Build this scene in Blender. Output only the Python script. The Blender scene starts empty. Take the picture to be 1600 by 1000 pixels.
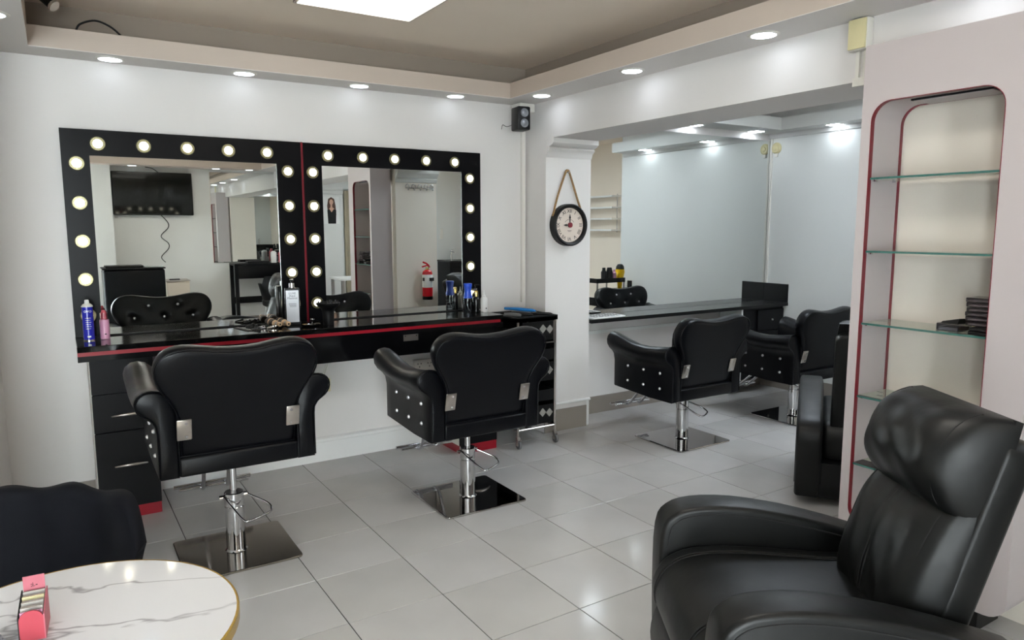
import bpy, bmesh, math, random
from mathutils import Vector, Matrix
random.seed(7)
SC = bpy.context.scene
COL = SC.collection
PI = math.pi

# ------------------------------------------------------------------ camera
cam_d = bpy.data.cameras.new('camera'); cam = bpy.data.objects.new('camera', cam_d); COL.objects.link(cam)
cam_d.sensor_width = 36.0; cam_d.lens = 36.0 * 1120.8 / 1600.0; cam_d.clip_start = 0.02
yaw, pit = math.radians(32.21), math.radians(7.366)
cam.location = (0, 0, 1.5)
cam.rotation_euler = (PI/2 - pit, math.radians(0.097), -yaw)
SC.camera = cam

# ------------------------------------------------------------------ world, exposure
W = bpy.data.worlds.new('World'); SC.world = W; W.use_nodes = True
bg = W.node_tree.nodes['Background']; bg.inputs[0].default_value = (0.97, 0.975, 1.0, 1); bg.inputs[1].default_value = 16.0
vs = SC.view_settings
vs.view_transform = 'Standard'; vs.look = 'None'; vs.exposure = 0.9; vs.gamma = 1.0; vs.use_curve_mapping = False
cy = SC.cycles
cy.caustics_reflective = False; cy.caustics_refractive = False
cy.max_bounces = 9; cy.diffuse_bounces = 4; cy.glossy_bounces = 6; cy.transmission_bounces = 4; cy.transparent_max_bounces = 10
cy.adaptive_threshold = 0.02
cy.sample_clamp_indirect = 5.0
cy.use_denoising = True
for (nm, sx, lc, rt) in (('window_portal', 2.4, (-1.4, -2.83, 1.2), (PI/2, 0, PI)), ('side_window_portal', 0.9, (-2.63, -1.95, 1.2), (PI/2, 0, PI/2))):
    pl = bpy.data.lights.new(nm, 'AREA'); pl.shape = 'RECTANGLE'; pl.size = sx; pl.size_y = 2.2; pl.cycles.is_portal = True
    po = bpy.data.objects.new(nm, pl); COL.objects.link(po); po.location = lc; po.rotation_euler = rt
LAMP, LAMPB, LAMP2, PANEL, PANEL2, BULB = 2.5, 8.0, 17.0, 7.2, 12.0, 7.0

# ------------------------------------------------------------------ geometry helpers
def s2l(c):
    return tuple(((v/255.0)/12.92 if v/255.0 <= 0.04045 else ((v/255.0+0.055)/1.055)**2.4) for v in c)

class G:
    def __init__(s): s.v = []; s.f = []
    def add(s, v, f):
        n = len(s.v); s.v += [tuple(p) for p in v]; s.f += [tuple(i+n for i in q) for q in f]; return s
    def box(s, x0, x1, y0, y1, z0, z1):
        v = [(x0,y0,z0),(x1,y0,z0),(x1,y1,z0),(x0,y1,z0),(x0,y0,z1),(x1,y0,z1),(x1,y1,z1),(x0,y1,z1)]
        return s.add(v, [(3,2,1,0),(4,5,6,7),(0,1,5,4),(1,2,6,5),(2,3,7,6),(3,0,4,7)])
    def rbox(s, x0, x1, y0, y1, z0, z1, r=0.01, seg=2):
        bm = bmesh.new(); g = G().box(x0,x1,y0,y1,z0,z1)
        vs_ = [bm.verts.new(p) for p in g.v]
        for q in g.f: bm.faces.new([vs_[i] for i in q])
        bmesh.ops.bevel(bm, geom=list(bm.edges), offset=r, segments=seg, profile=0.5, affect='EDGES')
        return s.frombm(bm)
    def frombm(s, bm):
        bm.normal_update(); bm.verts.index_update()
        s.add([v.co[:] for v in bm.verts], [[v.index for v in f.verts] for f in bm.faces]); bm.free(); return s
    def lathe(s, prof, c=(0,0,0), n=20, axis='z', cap=True):
        v = []; f = []
        m = len(prof)
        for r, z in prof:
            for k in range(n):
                a = 2*PI*k/n; x, y = r*math.cos(a), r*math.sin(a)
                p = (x, y, z) if axis == 'z' else ((x, z, -y) if axis == 'y' else (z, x, y))
                v.append((p[0]+c[0], p[1]+c[1], p[2]+c[2]))
        for i in range(m-1):
            for k in range(n):
                k2 = (k+1) % n; f.append((i*n+k, i*n+k2, (i+1)*n+k2, (i+1)*n+k))
        if cap: f.append(tuple(range(n-1, -1, -1))); f.append(tuple((m-1)*n+k for k in range(n)))
        return s.add(v, f)
    def cyl(s, r, z0, z1, c=(0,0,0), n=20, axis='z'):
        return s.lathe([(r, z0), (r, z1)], c, n, axis)
    def tube(s, pts, r, n=8, closed=False, sq=None):
        P = [Vector(p) for p in pts]; m = len(P); v = []; f = []
        T = []
        for i in range(m):
            if closed: t = P[(i+1) % m]-P[(i-1) % m]
            else: t = P[min(i+1, m-1)]-P[max(i-1, 0)]
            T.append(t.normalized())
        u = T[0].orthogonal().normalized()
        if sq is not None:
            u = Vector(sq)
        for i in range(m):
            u = (u - T[i]*u.dot(T[i])); u = u.normalized() if u.length > 1e-6 else T[i].orthogonal().normalized()
            w = T[i].cross(u)
            rr = r[i] if isinstance(r, (list, tuple)) else r
            for k in range(n):
                a = 2*PI*(k+0.5)/n
                v.append(P[i]+u*(rr*math.cos(a))+w*(rr*math.sin(a)))
        for i in range(m if closed else m-1):
            j = (i+1) % m
            for k in range(n):
                k2 = (k+1) % n; f.append((i*n+k, i*n+k2, j*n+k2, j*n+k))
        if not closed:
            f.append(tuple(range(n-1, -1, -1))); f.append(tuple((m-1)*n+k for k in range(n)))
        return s.add(v, f)
    def loft(s, rings, cap=True):
        n = len(rings[0]); v = []; f = []
        for r in rings: v += list(r)
        for i in range(len(rings)-1):
            for k in range(n):
                k2 = (k+1) % n; f.append((i*n+k, i*n+k2, (i+1)*n+k2, (i+1)*n+k))
        if cap:
            f.append(tuple(range(n-1, -1, -1))); f.append(tuple((len(rings)-1)*n+k for k in range(n)))
        return s.add(v, f)
    def prism(s, out, a0, a1, axis, rnd=0.0, seg=3):
        """outline in the two other axes, extruded along axis, rounded rims"""
        def P(p, a):
            return (a, p[0], p[1]) if axis == 'x' else ((p[0], a, p[1]) if axis == 'y' else (p[0], p[1], a))
        if rnd <= 0: return s.loft([[P(p, a0) for p in out], [P(p, a1) for p in out]])
        rings = []
        for k in range(seg+1):
            t = PI/2*k/seg; o = offs(out, -rnd*(1-math.sin(t))); rings.append([P(p, a0+rnd*(1-math.cos(t))) for p in o])
        for k in range(seg, -1, -1):
            t = PI/2*k/seg; o = offs(out, -rnd*(1-math.sin(t))); rings.append([P(p, a1-rnd*(1-math.cos(t))) for p in o])
        return s.loft(rings)
    def xf(s, M):
        s.v = [tuple(M @ Vector(p)) for p in s.v]; return s

def offs(out, d):
    n = len(out); A = sum(out[i][0]*out[(i+1) % n][1]-out[(i+1) % n][0]*out[i][1] for i in range(n))
    sg = 1 if A > 0 else -1; r = []
    for i in range(n):
        p0, p1, p2 = out[i-1], out[i], out[(i+1) % n]
        def nr(a, b):
            dx, dy = b[0]-a[0], b[1]-a[1]; l = math.hypot(dx, dy) or 1; return (dy/l*sg, -dx/l*sg)
        a, b = nr(p0, p1), nr(p1, p2); mx, my = a[0]+b[0], a[1]+b[1]; l = math.hypot(mx, my) or 1
        mx, my = mx/l, my/l; c = max(0.4, mx*a[0]+my*a[1])
        r.append((p1[0]+mx*d/c, p1[1]+my*d/c))
    return r

def rrect(x0, x1, y0, y1, r, seg=5, rs=None):
    """rounded rectangle outline counter clockwise; rs = radii (bl, br, tr, tl)"""
    rs = rs or (r, r, r, r); o = []
    for (cx, cyy, a0, q) in ((x0, y0, PI, rs[0]), (x1, y0, 1.5*PI, rs[1]), (x1, y1, 0, rs[2]), (x0, y1, PI/2, rs[3])):
        sx = 1 if cx == x0 else -1; sy = 1 if cyy == y0 else -1
        for k in range(seg+1):
            a = a0+PI/2*k/seg; o.append((cx+sx*q+q*math.cos(a), cyy+sy*q+q*math.sin(a)))
    return o

def smooth_path(pts, k=6, closed=False):
    P = [Vector(p) for p in pts]; m = len(P); r = []
    for i in range(m if closed else m-1):
        p0 = P[i-1] if (closed or i > 0) else P[0]; p1 = P[i]; p2 = P[(i+1) % m]; p3 = P[(i+2) % m] if (closed or i+2 < m) else P[-1]
        for j in range(k):
            t = j/k
            r.append(0.5*((2*p1)+(-p0+p2)*t+(2*p0-5*p1+4*p2-p3)*t*t+(-p0+3*p1-3*p2+p3)*t**3))
    if not closed: r.append(P[-1])
    return r

OFF = {}
def obj(name, g, mat, parent=None, loc=None, sharp=35, rot=None, local=False):
    me = bpy.data.meshes.new(name)
    o = Vector(OFF.get(parent.name, (0,0,0))) if (parent is not None and not local) else Vector((0,0,0))
    me.from_pydata([tuple(Vector(p)-o) for p in g.v], [], g.f)
    bm = bmesh.new(); bm.from_mesh(me); bmesh.ops.recalc_face_normals(bm, faces=list(bm.faces)); bm.to_mesh(me); bm.free()
    me.shade_smooth(); me.set_sharp_from_angle(angle=math.radians(sharp))
    me.materials.append(mat)
    ob = bpy.data.objects.new(name, me); COL.objects.link(ob)
    if parent is not None:
        ob.parent = parent
        if parent.name in OFF and not local: OFF[ob.name] = OFF[parent.name]
    if loc is not None: ob.location = loc
    if rot is not None: ob.rotation_euler = rot
    return ob
def tag(o, label, cat, group=None):
    o['label'] = label; o['category'] = cat
    if group: o['group'] = group
    return o
def thing(name, label, cat, loc=(0,0,0), rotz=0.0, group=None, world=False):
    o = bpy.data.objects.new(name, None); COL.objects.link(o); o.empty_display_size = 0.1
    o.location = loc; o.rotation_euler = (0, 0, rotz)
    if world: OFF[o.name] = loc
    return tag(o, label, cat, group)
def solo(name, g, mat, label, cat, group=None, sharp=35):
    """one-mesh thing: origin moved to the middle of its base"""
    xs = [p[0] for p in g.v]; ys = [p[1] for p in g.v]; zs = [p[2] for p in g.v]
    c = ((min(xs)+max(xs))/2, (min(ys)+max(ys))/2, min(zs))
    g.v = [(p[0]-c[0], p[1]-c[1], p[2]-c[2]) for p in g.v]
    return tag(obj(name, g, mat, None, c, sharp), label, cat, group)
def struct(name, g, mat, parent=None, sharp=35):
    o = obj(name, g, mat, parent, None, sharp)
    if parent is None: o['kind'] = 'structure'
    return o
def dup(root, loc, rotz, label):
    r = root.copy(); COL.objects.link(r); r.location = loc; r.rotation_euler = (0, 0, rotz); r['label'] = label
    for ch in list(root.children):
        c = ch.copy(); COL.objects.link(c); c.parent = r
        for gch in list(ch.children):
            d = gch.copy(); COL.objects.link(d); d.parent = c
    return r
def text(name, body, size, mat, parent, loc, rot, extrude=0.0006, spacing=1.0):
    cu = bpy.data.curves.new(name, 'FONT'); cu.body = body; cu.size = size; cu.extrude = extrude
    cu.align_x = 'CENTER'; cu.align_y = 'CENTER'; cu.space_line = spacing; cu.resolution_u = 2
    t = bpy.data.objects.new(name+'_tmp', cu); COL.objects.link(t)
    dg = bpy.context.evaluated_depsgraph_get(); me = bpy.data.meshes.new_from_object(t.evaluated_get(dg))
    bpy.data.objects.remove(t); bpy.data.curves.remove(cu)
    me.materials.clear(); me.materials.append(mat)
    ob = bpy.data.objects.new(name, me); COL.objects.link(ob); ob.parent = parent
    o = Vector(OFF.get(parent.name, (0,0,0)))
    ob.location = Vector(loc)-o; ob.rotation_euler = rot
    return ob

# ------------------------------------------------------------------ materials
def M(name, col, rough=0.5, metal=0.0, noise=0.0, nscale=8.0, bump=0.0, bscale=60.0, spec=0.5, coat=0.0, emit=None, estr=0.0, rvar=0.0, col2=None):
    m = bpy.data.materials.new(name); m.use_nodes = True; nt = m.node_tree; b = nt.nodes['Principled BSDF']
    c = s2l(col)
    b.inputs['Base Color'].default_value = (*c, 1); b.inputs['Roughness'].default_value = rough; b.inputs['Metallic'].default_value = metal
    b.inputs['Specular IOR Level'].default_value = spec; b.inputs['Coat Weight'].default_value = coat; b.inputs['Coat Roughness'].default_value = 0.05
    tc = nt.nodes.new('ShaderNodeTexCoord')
    if noise > 0 or col2 is not None or rvar > 0:
        n = nt.nodes.new('ShaderNodeTexNoise'); n.inputs['Scale'].default_value = nscale; n.inputs['Detail'].default_value = 5
        nt.links.new(tc.outputs['Object'], n.inputs['Vector'])
        if noise > 0 or col2 is not None:
            r = nt.nodes.new('ShaderNodeValToRGB'); r.color_ramp.elements[0].position = 0.3; r.color_ramp.elements[1].position = 0.7
            c2 = s2l(col2) if col2 is not None else tuple(min(1, v*(1+noise)) for v in c)
            r.color_ramp.elements[0].color = (*[v*(1-noise) for v in c], 1); r.color_ramp.elements[1].color = (*c2, 1)
            nt.links.new(n.outputs['Fac'], r.inputs['Fac']); nt.links.new(r.outputs['Color'], b.inputs['Base Color'])
        if rvar > 0:
            mr = nt.nodes.new('ShaderNodeMapRange'); mr.inputs['To Min'].default_value = max(0, rough-rvar); mr.inputs['To Max'].default_value = rough+rvar
            nt.links.new(n.outputs['Fac'], mr.inputs['Value']); nt.links.new(mr.outputs['Result'], b.inputs['Roughness'])
    if bump > 0:
        n2 = nt.nodes.new('ShaderNodeTexNoise'); n2.inputs['Scale'].default_value = bscale; n2.inputs['Detail'].default_value = 3
        bp = nt.nodes.new('ShaderNodeBump'); bp.inputs['Strength'].default_value = bump; bp.inputs['Distance'].default_value = 0.004
        nt.links.new(tc.outputs['Object'], n2.inputs['Vector']); nt.links.new(n2.outputs['Fac'], bp.inputs['Height']); nt.links.new(bp.outputs['Normal'], b.inputs['Normal'])
    if emit is not None:
        b.inputs['Emission Color'].default_value = (*s2l(emit), 1); b.inputs['Emission Strength'].default_value = estr
    return m
def glassy(name, tint, rough=0.0, refl=1.0):
    m = bpy.data.materials.new(name); m.use_nodes = True; nt = m.node_tree; nt.nodes.clear()
    o = nt.nodes.new('ShaderNodeOutputMaterial'); mx = nt.nodes.new('ShaderNodeMixShader'); t = nt.nodes.new('ShaderNodeBsdfTransparent')
    g = nt.nodes.new('ShaderNodeBsdfGlossy'); fr = nt.nodes.new('ShaderNodeFresnel'); fr.inputs['IOR'].default_value = 1.45
    t.inputs['Color'].default_value = (*s2l(tint), 1); g.inputs['Roughness'].default_value = rough
    g.inputs['Color'].default_value = (refl, refl, refl, 1)
    nt.links.new(fr.outputs[0], mx.inputs[0]); nt.links.new(t.outputs[0], mx.inputs[1]); nt.links.new(g.outputs[0], mx.inputs[2]); nt.links.new(mx.outputs[0], o.inputs[0])
    return m
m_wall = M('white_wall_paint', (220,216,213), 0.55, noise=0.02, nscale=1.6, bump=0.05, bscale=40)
m_wallb = M('pale_wall_paint', (222,223,220), 0.55, noise=0.02, nscale=1.6, bump=0.05, bscale=40)
m_cream = M('cream_wall_paint', (234,222,206), 0.6, noise=0.03, nscale=1.2)
m_pier = M('pier_paint', (236,228,216), 0.6, noise=0.02, nscale=1.5)
m_frame = M('black_frame_board', (7,7,10), 0.3, spec=0.14, rvar=0.05, nscale=5)
m_ceil = M('ceiling_paint', (238,224,208), 0.8, noise=0.02, nscale=1.5)
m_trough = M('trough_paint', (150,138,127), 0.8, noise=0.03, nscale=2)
m_trim = M('shaded_bulkhead_paint', (194,180,168), 0.6, noise=0.03, nscale=2.0)  # tan carries the brownish shade on the bulkhead fronts
m_beamsoff = M('white_gloss_paint', (225,224,222), 0.4)
m_tile = M('polished_floor_tile', (198,196,194), 0.13, noise=0.05, nscale=3.0, rvar=0.05, spec=0.45)
m_tile2 = M('polished_floor_tile_b', (194,192,189), 0.14, noise=0.06, nscale=2.6, rvar=0.05, spec=0.45)
m_grout = M('dark_grout', (46,42,40), 0.9, noise=0.1)
m_skirt = M('skirting_tile', (138,130,122), 0.3, noise=0.05, nscale=4)
m_leather = M('black_leather', (5,6,10), 0.34, bump=0.10, bscale=160, spec=0.21, rvar=0.06, nscale=9)
m_leather2 = M('black_soft_leather', (7,8,8), 0.43, bump=0.5, bscale=11, spec=0.34, rvar=0.08, nscale=7)
m_seam = M('black_thread', (10,10,11), 0.7)
m_black = M('black_gloss_laminate', (8,8,10), 0.2, spec=0.35, rvar=0.04, nscale=6)
m_blackm = M('black_matt_board', (9,9,12), 0.5, noise=0.1, spec=0.2)
m_counter = M('black_polished_counter', (14,14,15), 0.07, spec=0.6, rvar=0.03, nscale=5)
m_counter2 = M('charcoal_counter', (42,42,43), 0.22, spec=0.5, noise=0.1)
m_red = M('red_edging', (142,8,30), 0.35, noise=0.03)
m_redp = M('red_lacquer_trim', (112,8,28), 0.3, noise=0.03)
m_chrome = M('polished_chrome', (208,208,210), 0.05, 1.0, rvar=0.03, nscale=4)
m_plate = M('mirror_chrome_plate', (188,186,184), 0.04, 1.0, rvar=0.03, nscale=3)
m_steel = M('brushed_steel', (190,184,178), 0.3, 1.0, noise=0.05, nscale=30)
m_mirror = M('mirror_silver', (238,241,239), 0.0, 1.0)
m_glass = glassy('clear_glass', (238,246,243))
m_winglass = glassy('window_glass', (245,250,250))
m_gedge = M('green_glass_edge', (52,98,90), 0.15, noise=0.1, nscale=20)
m_plastic_b = M('black_plastic', (13,13,14), 0.42, noise=0.05, spec=0.3)
m_plastic_w = M('white_plastic', (225,222,214), 0.4, noise=0.02)
m_ivory = M('ivory_plastic', (214,204,160), 0.35, noise=0.02)
m_lamp = M('lamp_diffuser', (255,255,255), 0.5, emit=(228,240,255), estr=LAMP)
m_lampb = M('bright_lamp_diffuser', (255,255,255), 0.5, emit=(232,242,255), estr=LAMPB)
m_lamp2 = M('square_lamp_diffuser', (255,255,255), 0.5, emit=(236,246,255), estr=LAMP2)
m_panel2 = M('cool_fill_panel_diffuser', (255,255,255), 0.5, emit=(232,244,255), estr=PANEL2)
m_panel1 = M('dim_panel_diffuser', (245,244,240), 0.5, emit=(255,250,240), estr=0.8)
m_panel = M('fill_panel_diffuser', (255,255,255), 0.5, emit=(255,250,240), estr=PANEL)
m_bulb = M('bulb_lens', (255,255,255), 0.4, emit=(255,247,222), estr=BULB)
m_bulbrim = M('bulb_rim', (150,144,112), 0.3, 0.8)
m_crystal = M('crystal_stud', (240,240,244), 0.08, 0.6)
m_panelpink = M('display_white_panel', (187,178,178), 0.42, noise=0.015, nscale=2)
m_marble = M('marble_base', (236,235,236), 0.08, spec=0.6)
m_gold = M('gold_edge', (206,168,84), 0.25, 1.0, noise=0.05)
m_velvet = M('navy_black_velvet', (7,8,15), 0.85, bump=0.1, bscale=200, spec=0.2)
m_blue = M('blue_print', (30,34,165), 0.25, noise=0.05, spec=0.6)
m_bluecap = M('blue_cap', (36,78,196), 0.35, noise=0.03)
m_pinkb = M('pink_plastic', (200,142,170), 0.35, noise=0.02)
m_coral = M('coral_plastic', (212,92,104), 0.3, noise=0.02)
m_card = M('pink_card', (182,98,110), 0.6, noise=0.03)
m_cardred = M('coral_card', (172,54,68), 0.6, noise=0.02)
m_greycard = M('grey_card', (178,172,166), 0.7, noise=0.05)
m_silver = M('silver_label', (176,176,180), 0.35, 0.3, noise=0.03)
m_white = M('white_matt', (236,236,234), 0.5, noise=0.01)
m_wood = M('beige_wood', (222,188,150), 0.5, noise=0.1, nscale=20)
m_bristle = M('brown_bristle', (58,46,40), 0.7, noise=0.3, nscale=60, bump=0.6, bscale=300)
m_goldcap = M('gold_cap', (206,178,112), 0.2, 1.0)
m_rope = M('jute_rope', (150,118,80), 0.9, noise=0.25, nscale=60, bump=0.5, bscale=200)
m_clockface = M('clock_paper', (214,200,188), 0.7, noise=0.05, nscale=6)
m_ink = M('dark_ink', (40,34,32), 0.7)
m_bluetool = M('blue_tool', (30,120,190), 0.35, noise=0.05)
m_screen = M('tv_screen', (10,12,11), 0.05, spec=0.5)
m_extred = M('extinguisher_red', (196,22,34), 0.25, noise=0.03)
m_yellow = M('yellow_plastic', (238,190,16), 0.35, noise=0.03)
m_skin = M('poster_skin', (214,170,146), 0.7)
m_hair = M('poster_hair', (84,56,44), 0.7, noise=0.2, nscale=40)
m_curtain = M('beige_curtain', (170,160,138), 0.85, noise=0.08, nscale=3)
m_cone = M('speaker_cone', (120,122,126), 0.35, 0.4)
m_rubber = M('grey_rubber', (92,92,92), 0.6, noise=0.1)
m_film = glassy('clear_film', (226,226,230), 0.15, 0.9)
m_acrylic = glassy('clear_acrylic', (206,206,208), 0.06, 1.0)
m_water = glassy('clear_bottle', (226,232,236), 0.03, 1.0)

def marble_nodes():
    nt = m_marble.node_tree; b = nt.nodes['Principled BSDF']
    tc = nt.nodes.new('ShaderNodeTexCoord'); n = nt.nodes.new('ShaderNodeTexNoise'); n.inputs['Scale'].default_value = 1.5; n.inputs['Detail'].default_value = 5; n.inputs['Distortion'].default_value = 0.5
    mp = nt.nodes.new('ShaderNodeMapping'); mp.inputs['Scale'].default_value = (0.8, 1.5, 1); mp.inputs['Rotation'].default_value = (0, 0, -0.5)
    sub = nt.nodes.new('ShaderNodeMath'); sub.operation = 'SUBTRACT'; sub.inputs[1].default_value = 0.5
    ab = nt.nodes.new('ShaderNodeMath'); ab.operation = 'ABSOLUTE'
    r = nt.nodes.new('ShaderNodeValToRGB'); e = r.color_ramp.elements; e[0].position = 0.0; e[0].color = (*s2l((166,162,166)), 1); e[1].position = 0.008; e[1].color = (*s2l((236,235,237)), 1)
    n2 = nt.nodes.new('ShaderNodeTexNoise'); n2.inputs['Scale'].default_value = 1.9
    mx = nt.nodes.new('ShaderNodeMix'); mx.data_type = 'RGBA'; mx.inputs[7].default_value = (*s2l((236,235,237)), 1)
    rr = nt.nodes.new('ShaderNodeValToRGB'); rr.color_ramp.elements[0].position = 0.42; rr.color_ramp.elements[1].position = 0.6
    L = nt.links.new
    L(tc.outputs['Object'], mp.inputs[0]); L(mp.outputs[0], n.inputs['Vector']); L(n.outputs['Fac'], sub.inputs[0]); L(sub.outputs[0], ab.inputs[0]); L(ab.outputs[0], r.inputs[0])
    L(tc.outputs['Object'], n2.inputs['Vector']); L(n2.outputs['Fac'], rr.inputs[0]); L(rr.outputs[0], mx.inputs[0]); L(r.outputs[0], mx.inputs[6]); L(mx.outputs[2], b.inputs['Base Color'])
marble_nodes()

# ================================================================== ROOM SHELL
YA, YD, XL, XR = 4.465, -2.8, -2.6, 6.4
ZC, ZS, ZF = 2.62, 2.365, 2.465
# ---- floor and tiles
floor = struct('floor', G().box(XL-0.1, XR+0.1, YD-0.1, YA+0.14, -0.06, -0.003), m_grout)
TA, TB, TD, TOX, TOY = 0.40194, 0.39771, 0.0112, 0.4171, 4.4935
def tile_pos(i, j): return (TOX+i*TA*math.cos(TD)+j*TB*math.sin(TD), TOY+i*TA*math.sin(TD)-j*TB*math.cos(TD))
tg = G().rbox(-TA/2+0.002, TA/2-0.002, -TB/2+0.002, TB/2-0.002, -0.012, 0.0, 0.001, 1)
proto = {}
rest = G(); cR = Matrix.Rotation(-yaw, 3, 'Z')
def in_view(x, y):
    f = (math.sin(yaw)*math.cos(pit), math.cos(yaw)*math.cos(pit), -math.sin(pit)); r = (math.cos(yaw), -math.sin(yaw), 0)
    d = (x, y, -1.5); z = sum(a*b for a, b in zip(d, f))
    if z < 0.6: return False
    up = (math.sin(yaw)*math.sin(pit), math.cos(yaw)*math.sin(pit), math.cos(pit))
    u = 1120*sum(a*b for a, b in zip(d, r))/z; v = -1120*sum(a*b for a, b in zip(d, up))/z
    return abs(u) < 980 and abs(v) < 760
for i in range(-8, 16):
    for j in range(0, 19):
        a, b = tile_pos(i+0.5, j+0.5)
        if a < XL-0.1 or a > XR+0.1 or b < YD-0.1: continue
        if in_view(a, b) and a < 5.8:
            k = (i*7+j*3) % 2
            if k not in proto:
                o = obj('tile', tg, (m_tile, m_tile2)[k], floor); proto[k] = o
            else:
                o = proto[k].copy(); COL.objects.link(o); o.parent = floor
            o.location = (a, b, 0); o.rotation_euler = (0, 0, TD)
        else:
            g = G().box(-TA/2+0.002, TA/2-0.002, -TB/2+0.002, TB/2-0.002, -0.01, 0.0).xf(Matrix.Translation((a, b, 0)) @ Matrix.Rotation(TD, 4, 'Z'))
            rest.add(g.v, g.f)
ro = obj('tile_field', rest, m_tile, floor); ro['kind'] = 'stuff'
# ---- ceiling, walls
struct('ceiling', G().box(XL-0.1, XR+0.1, YD-0.1, YA+0.14, ZC, ZC+0.1), m_ceil)
struct('wall_back', G().box(XL-0.1, 5.63, YA, YA+0.14, -0.05, ZC), m_wall)
wf = struct('wall_front', G().box(-0.2, XR+0.1, YD-0.14, YD, -0.05, ZC).box(XL-0.1, -0.2, YD-0.14, YD, 2.3, ZC).box(XL-0.1, -0.2, YD-0.14, YD, -0.05, 0.1).box(0.45, 0.68, YD, YD+0.12, 0, ZC).box(3.58, 3.97, YD, YD+0.1, 0, ZC), m_wallb)
obj('pier_moulding', G().prism([(YD+0.1, 2.03), (YD+0.135, 2.05), (YD+0.15, 2.09), (YD+0.13, 2.10), (YD+0.16, 2.14), (YD+0.16, 2.17), (YD+0.1, 2.17)], 3.56, 3.99, 'x'), m_wallb, wf)
wl = struct('wall_left', G().box(-0.43, -0.29, 3.7, YA, -0.05, ZC).box(XL-0.05, -0.29, 3.6, 3.7, -0.05, ZC).box(XL-0.12, XL, YD-0.14, -2.4, -0.05, ZC).box(XL-0.12, XL, -1.5, 3.7, -0.05, ZC).box(XL-0.12, XL, -2.4, -1.5, 2.3, ZC).box(XL-0.12, XL, -2.4, -1.5, -0.05, 0.1), m_wall)
# right wall: beam, far jamb with stepped moulding
jy = 4.205
wr = struct('wall_right', G().box(2.93, 3.33, YD, YA, 2.112, ZC).box(2.93, 3.33, jy, YA, -0.05, 2.112), m_wall)
obj('jamb_moulding', G().prism([(jy+0.01, 1.985), (jy-0.004, 1.987), (jy-0.012, 2.0), (jy-0.018, 2.02), (jy-0.034, 2.033), (jy-0.044, 2.042), (jy-0.040, 2.052), (jy-0.030, 2.056),
                                (jy-0.048, 2.06), (jy-0.070, 2.068), (jy-0.087, 2.08), (jy-0.087, 2.113), (jy+0.01, 2.113)], 2.932, 3.33, 'x'), m_wall, wr, sharp=50)
obj('jamb_dado', G().prism([(jy, 0.195), (jy-0.012, 0.197), (jy-0.016, 0.205), (jy-0.012, 0.214), (jy, 0.218)], 2.925, 3.342, 'x'), m_beamsoff, wr)
obj('edge_strip', G().box(3.312, 3.334, jy-0.006, jy+0.002, 0.005, 0.21), m_beamsoff, wr)
b1 = struct('baseboard_jamb', G().box(2.925, 3.31, jy-0.008, jy, 0, 0.163), m_skirt)
# pier between the two openings, behind the display cabinet
wp = struct('wall_pier', G().box(3.0, 3.47, 1.02, 1.8, -0.05, 2.112), m_pier)
obj('pier_moulding', G().prism([(1.79, 1.96), (1.815, 1.97), (1.83, 2.0), (1.82, 2.01), (1.86, 2.04), (1.875, 2.06), (1.875, 2.112), (1.79, 2.112)], 3.0, 3.47, 'x'), m_wallb, wp)
# room behind the opening
struct('wall_side', G().box(5.63, 5.77, 2.37, YA+0.14, -0.05, ZC).box(5.77, XR, 2.37, 2.5, 2.08, ZC), m_wallb)
struct('wall_far', G().box(XR, XR+0.14, YD, 2.6, -0.05, ZC).box(5.77, XR+0.1, 2.5, 2.62, -0.05, ZC), m_cream)
struct('baseboard_side', G().box(3.335, 5.62, YA-0.01, YA, 0, 0.139).box(5.62, 5.63, 2.4, YA, 0, 0.139), m_skirt)
struct('baseboard_front', G().box(0.69, 3.57, YD, YD+0.01, 0, 0.13).box(3.98, XR, YD, YD+0.01, 0, 0.13), m_skirt)
struct('baseboard_left', G().box(-0.288, 0.085, YA-0.01, YA, 0, 0.12), m_skirt)
struct('baseboard_back', G().prism([(YA, 0), (YA-0.014, 0), (YA-0.014, 0.125), (YA-0.02, 0.13), (YA-0.02, 0.148), (YA-0.008, 0.158), (YA, 0.158)], 0.39, 2.92, 'x'), m_beamsoff)
# bulkheads under the ceiling
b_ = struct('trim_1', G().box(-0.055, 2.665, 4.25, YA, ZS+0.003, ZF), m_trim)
obj('bounce_lit_soffit', G().box(-0.055, 2.665, 4.2495, YA, ZS, ZS+0.003), m_wall, b_)  # white underside layer stands for light bounced off the walls
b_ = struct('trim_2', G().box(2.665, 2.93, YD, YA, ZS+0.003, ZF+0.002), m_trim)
obj('bounce_lit_soffit', G().box(2.6645, 2.93, YD, YA, ZS, ZS+0.003), m_wall, b_)
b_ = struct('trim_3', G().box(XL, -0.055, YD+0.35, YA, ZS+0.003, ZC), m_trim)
obj('bounce_lit_soffit', G().box(XL, -0.0545, YD+0.35, YA, ZS, ZS+0.003), m_wall, b_)
struct('trim_4', G().box(XL, 2.665, YD, YD+0.35, ZS+0.001, ZF), m_trim)
struct('trim_5', G().box(3.33, 5.63, 4.21, YA, 2.345, 2.45).box(5.45, 5.63, 2.4, 4.21, 2.345, 2.45).box(3.33, 3.5, 1.0, 4.21, 2.346, 2.45), m_wallb)
struct('trim_6', G().prism([(5.63, 2.30), (5.618, 2.305), (5.612, 2.335), (5.60, 2.345), (5.63, 2.345)], 2.4, YA, 'y'), m_beamsoff)
struct('trim_7', G().box(-0.055, 2.93, YA-0.004, YA, ZF+0.0, ZC).box(2.926, 2.93, YD, YA-0.004, ZF+0.003, ZC), m_trough)
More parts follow.
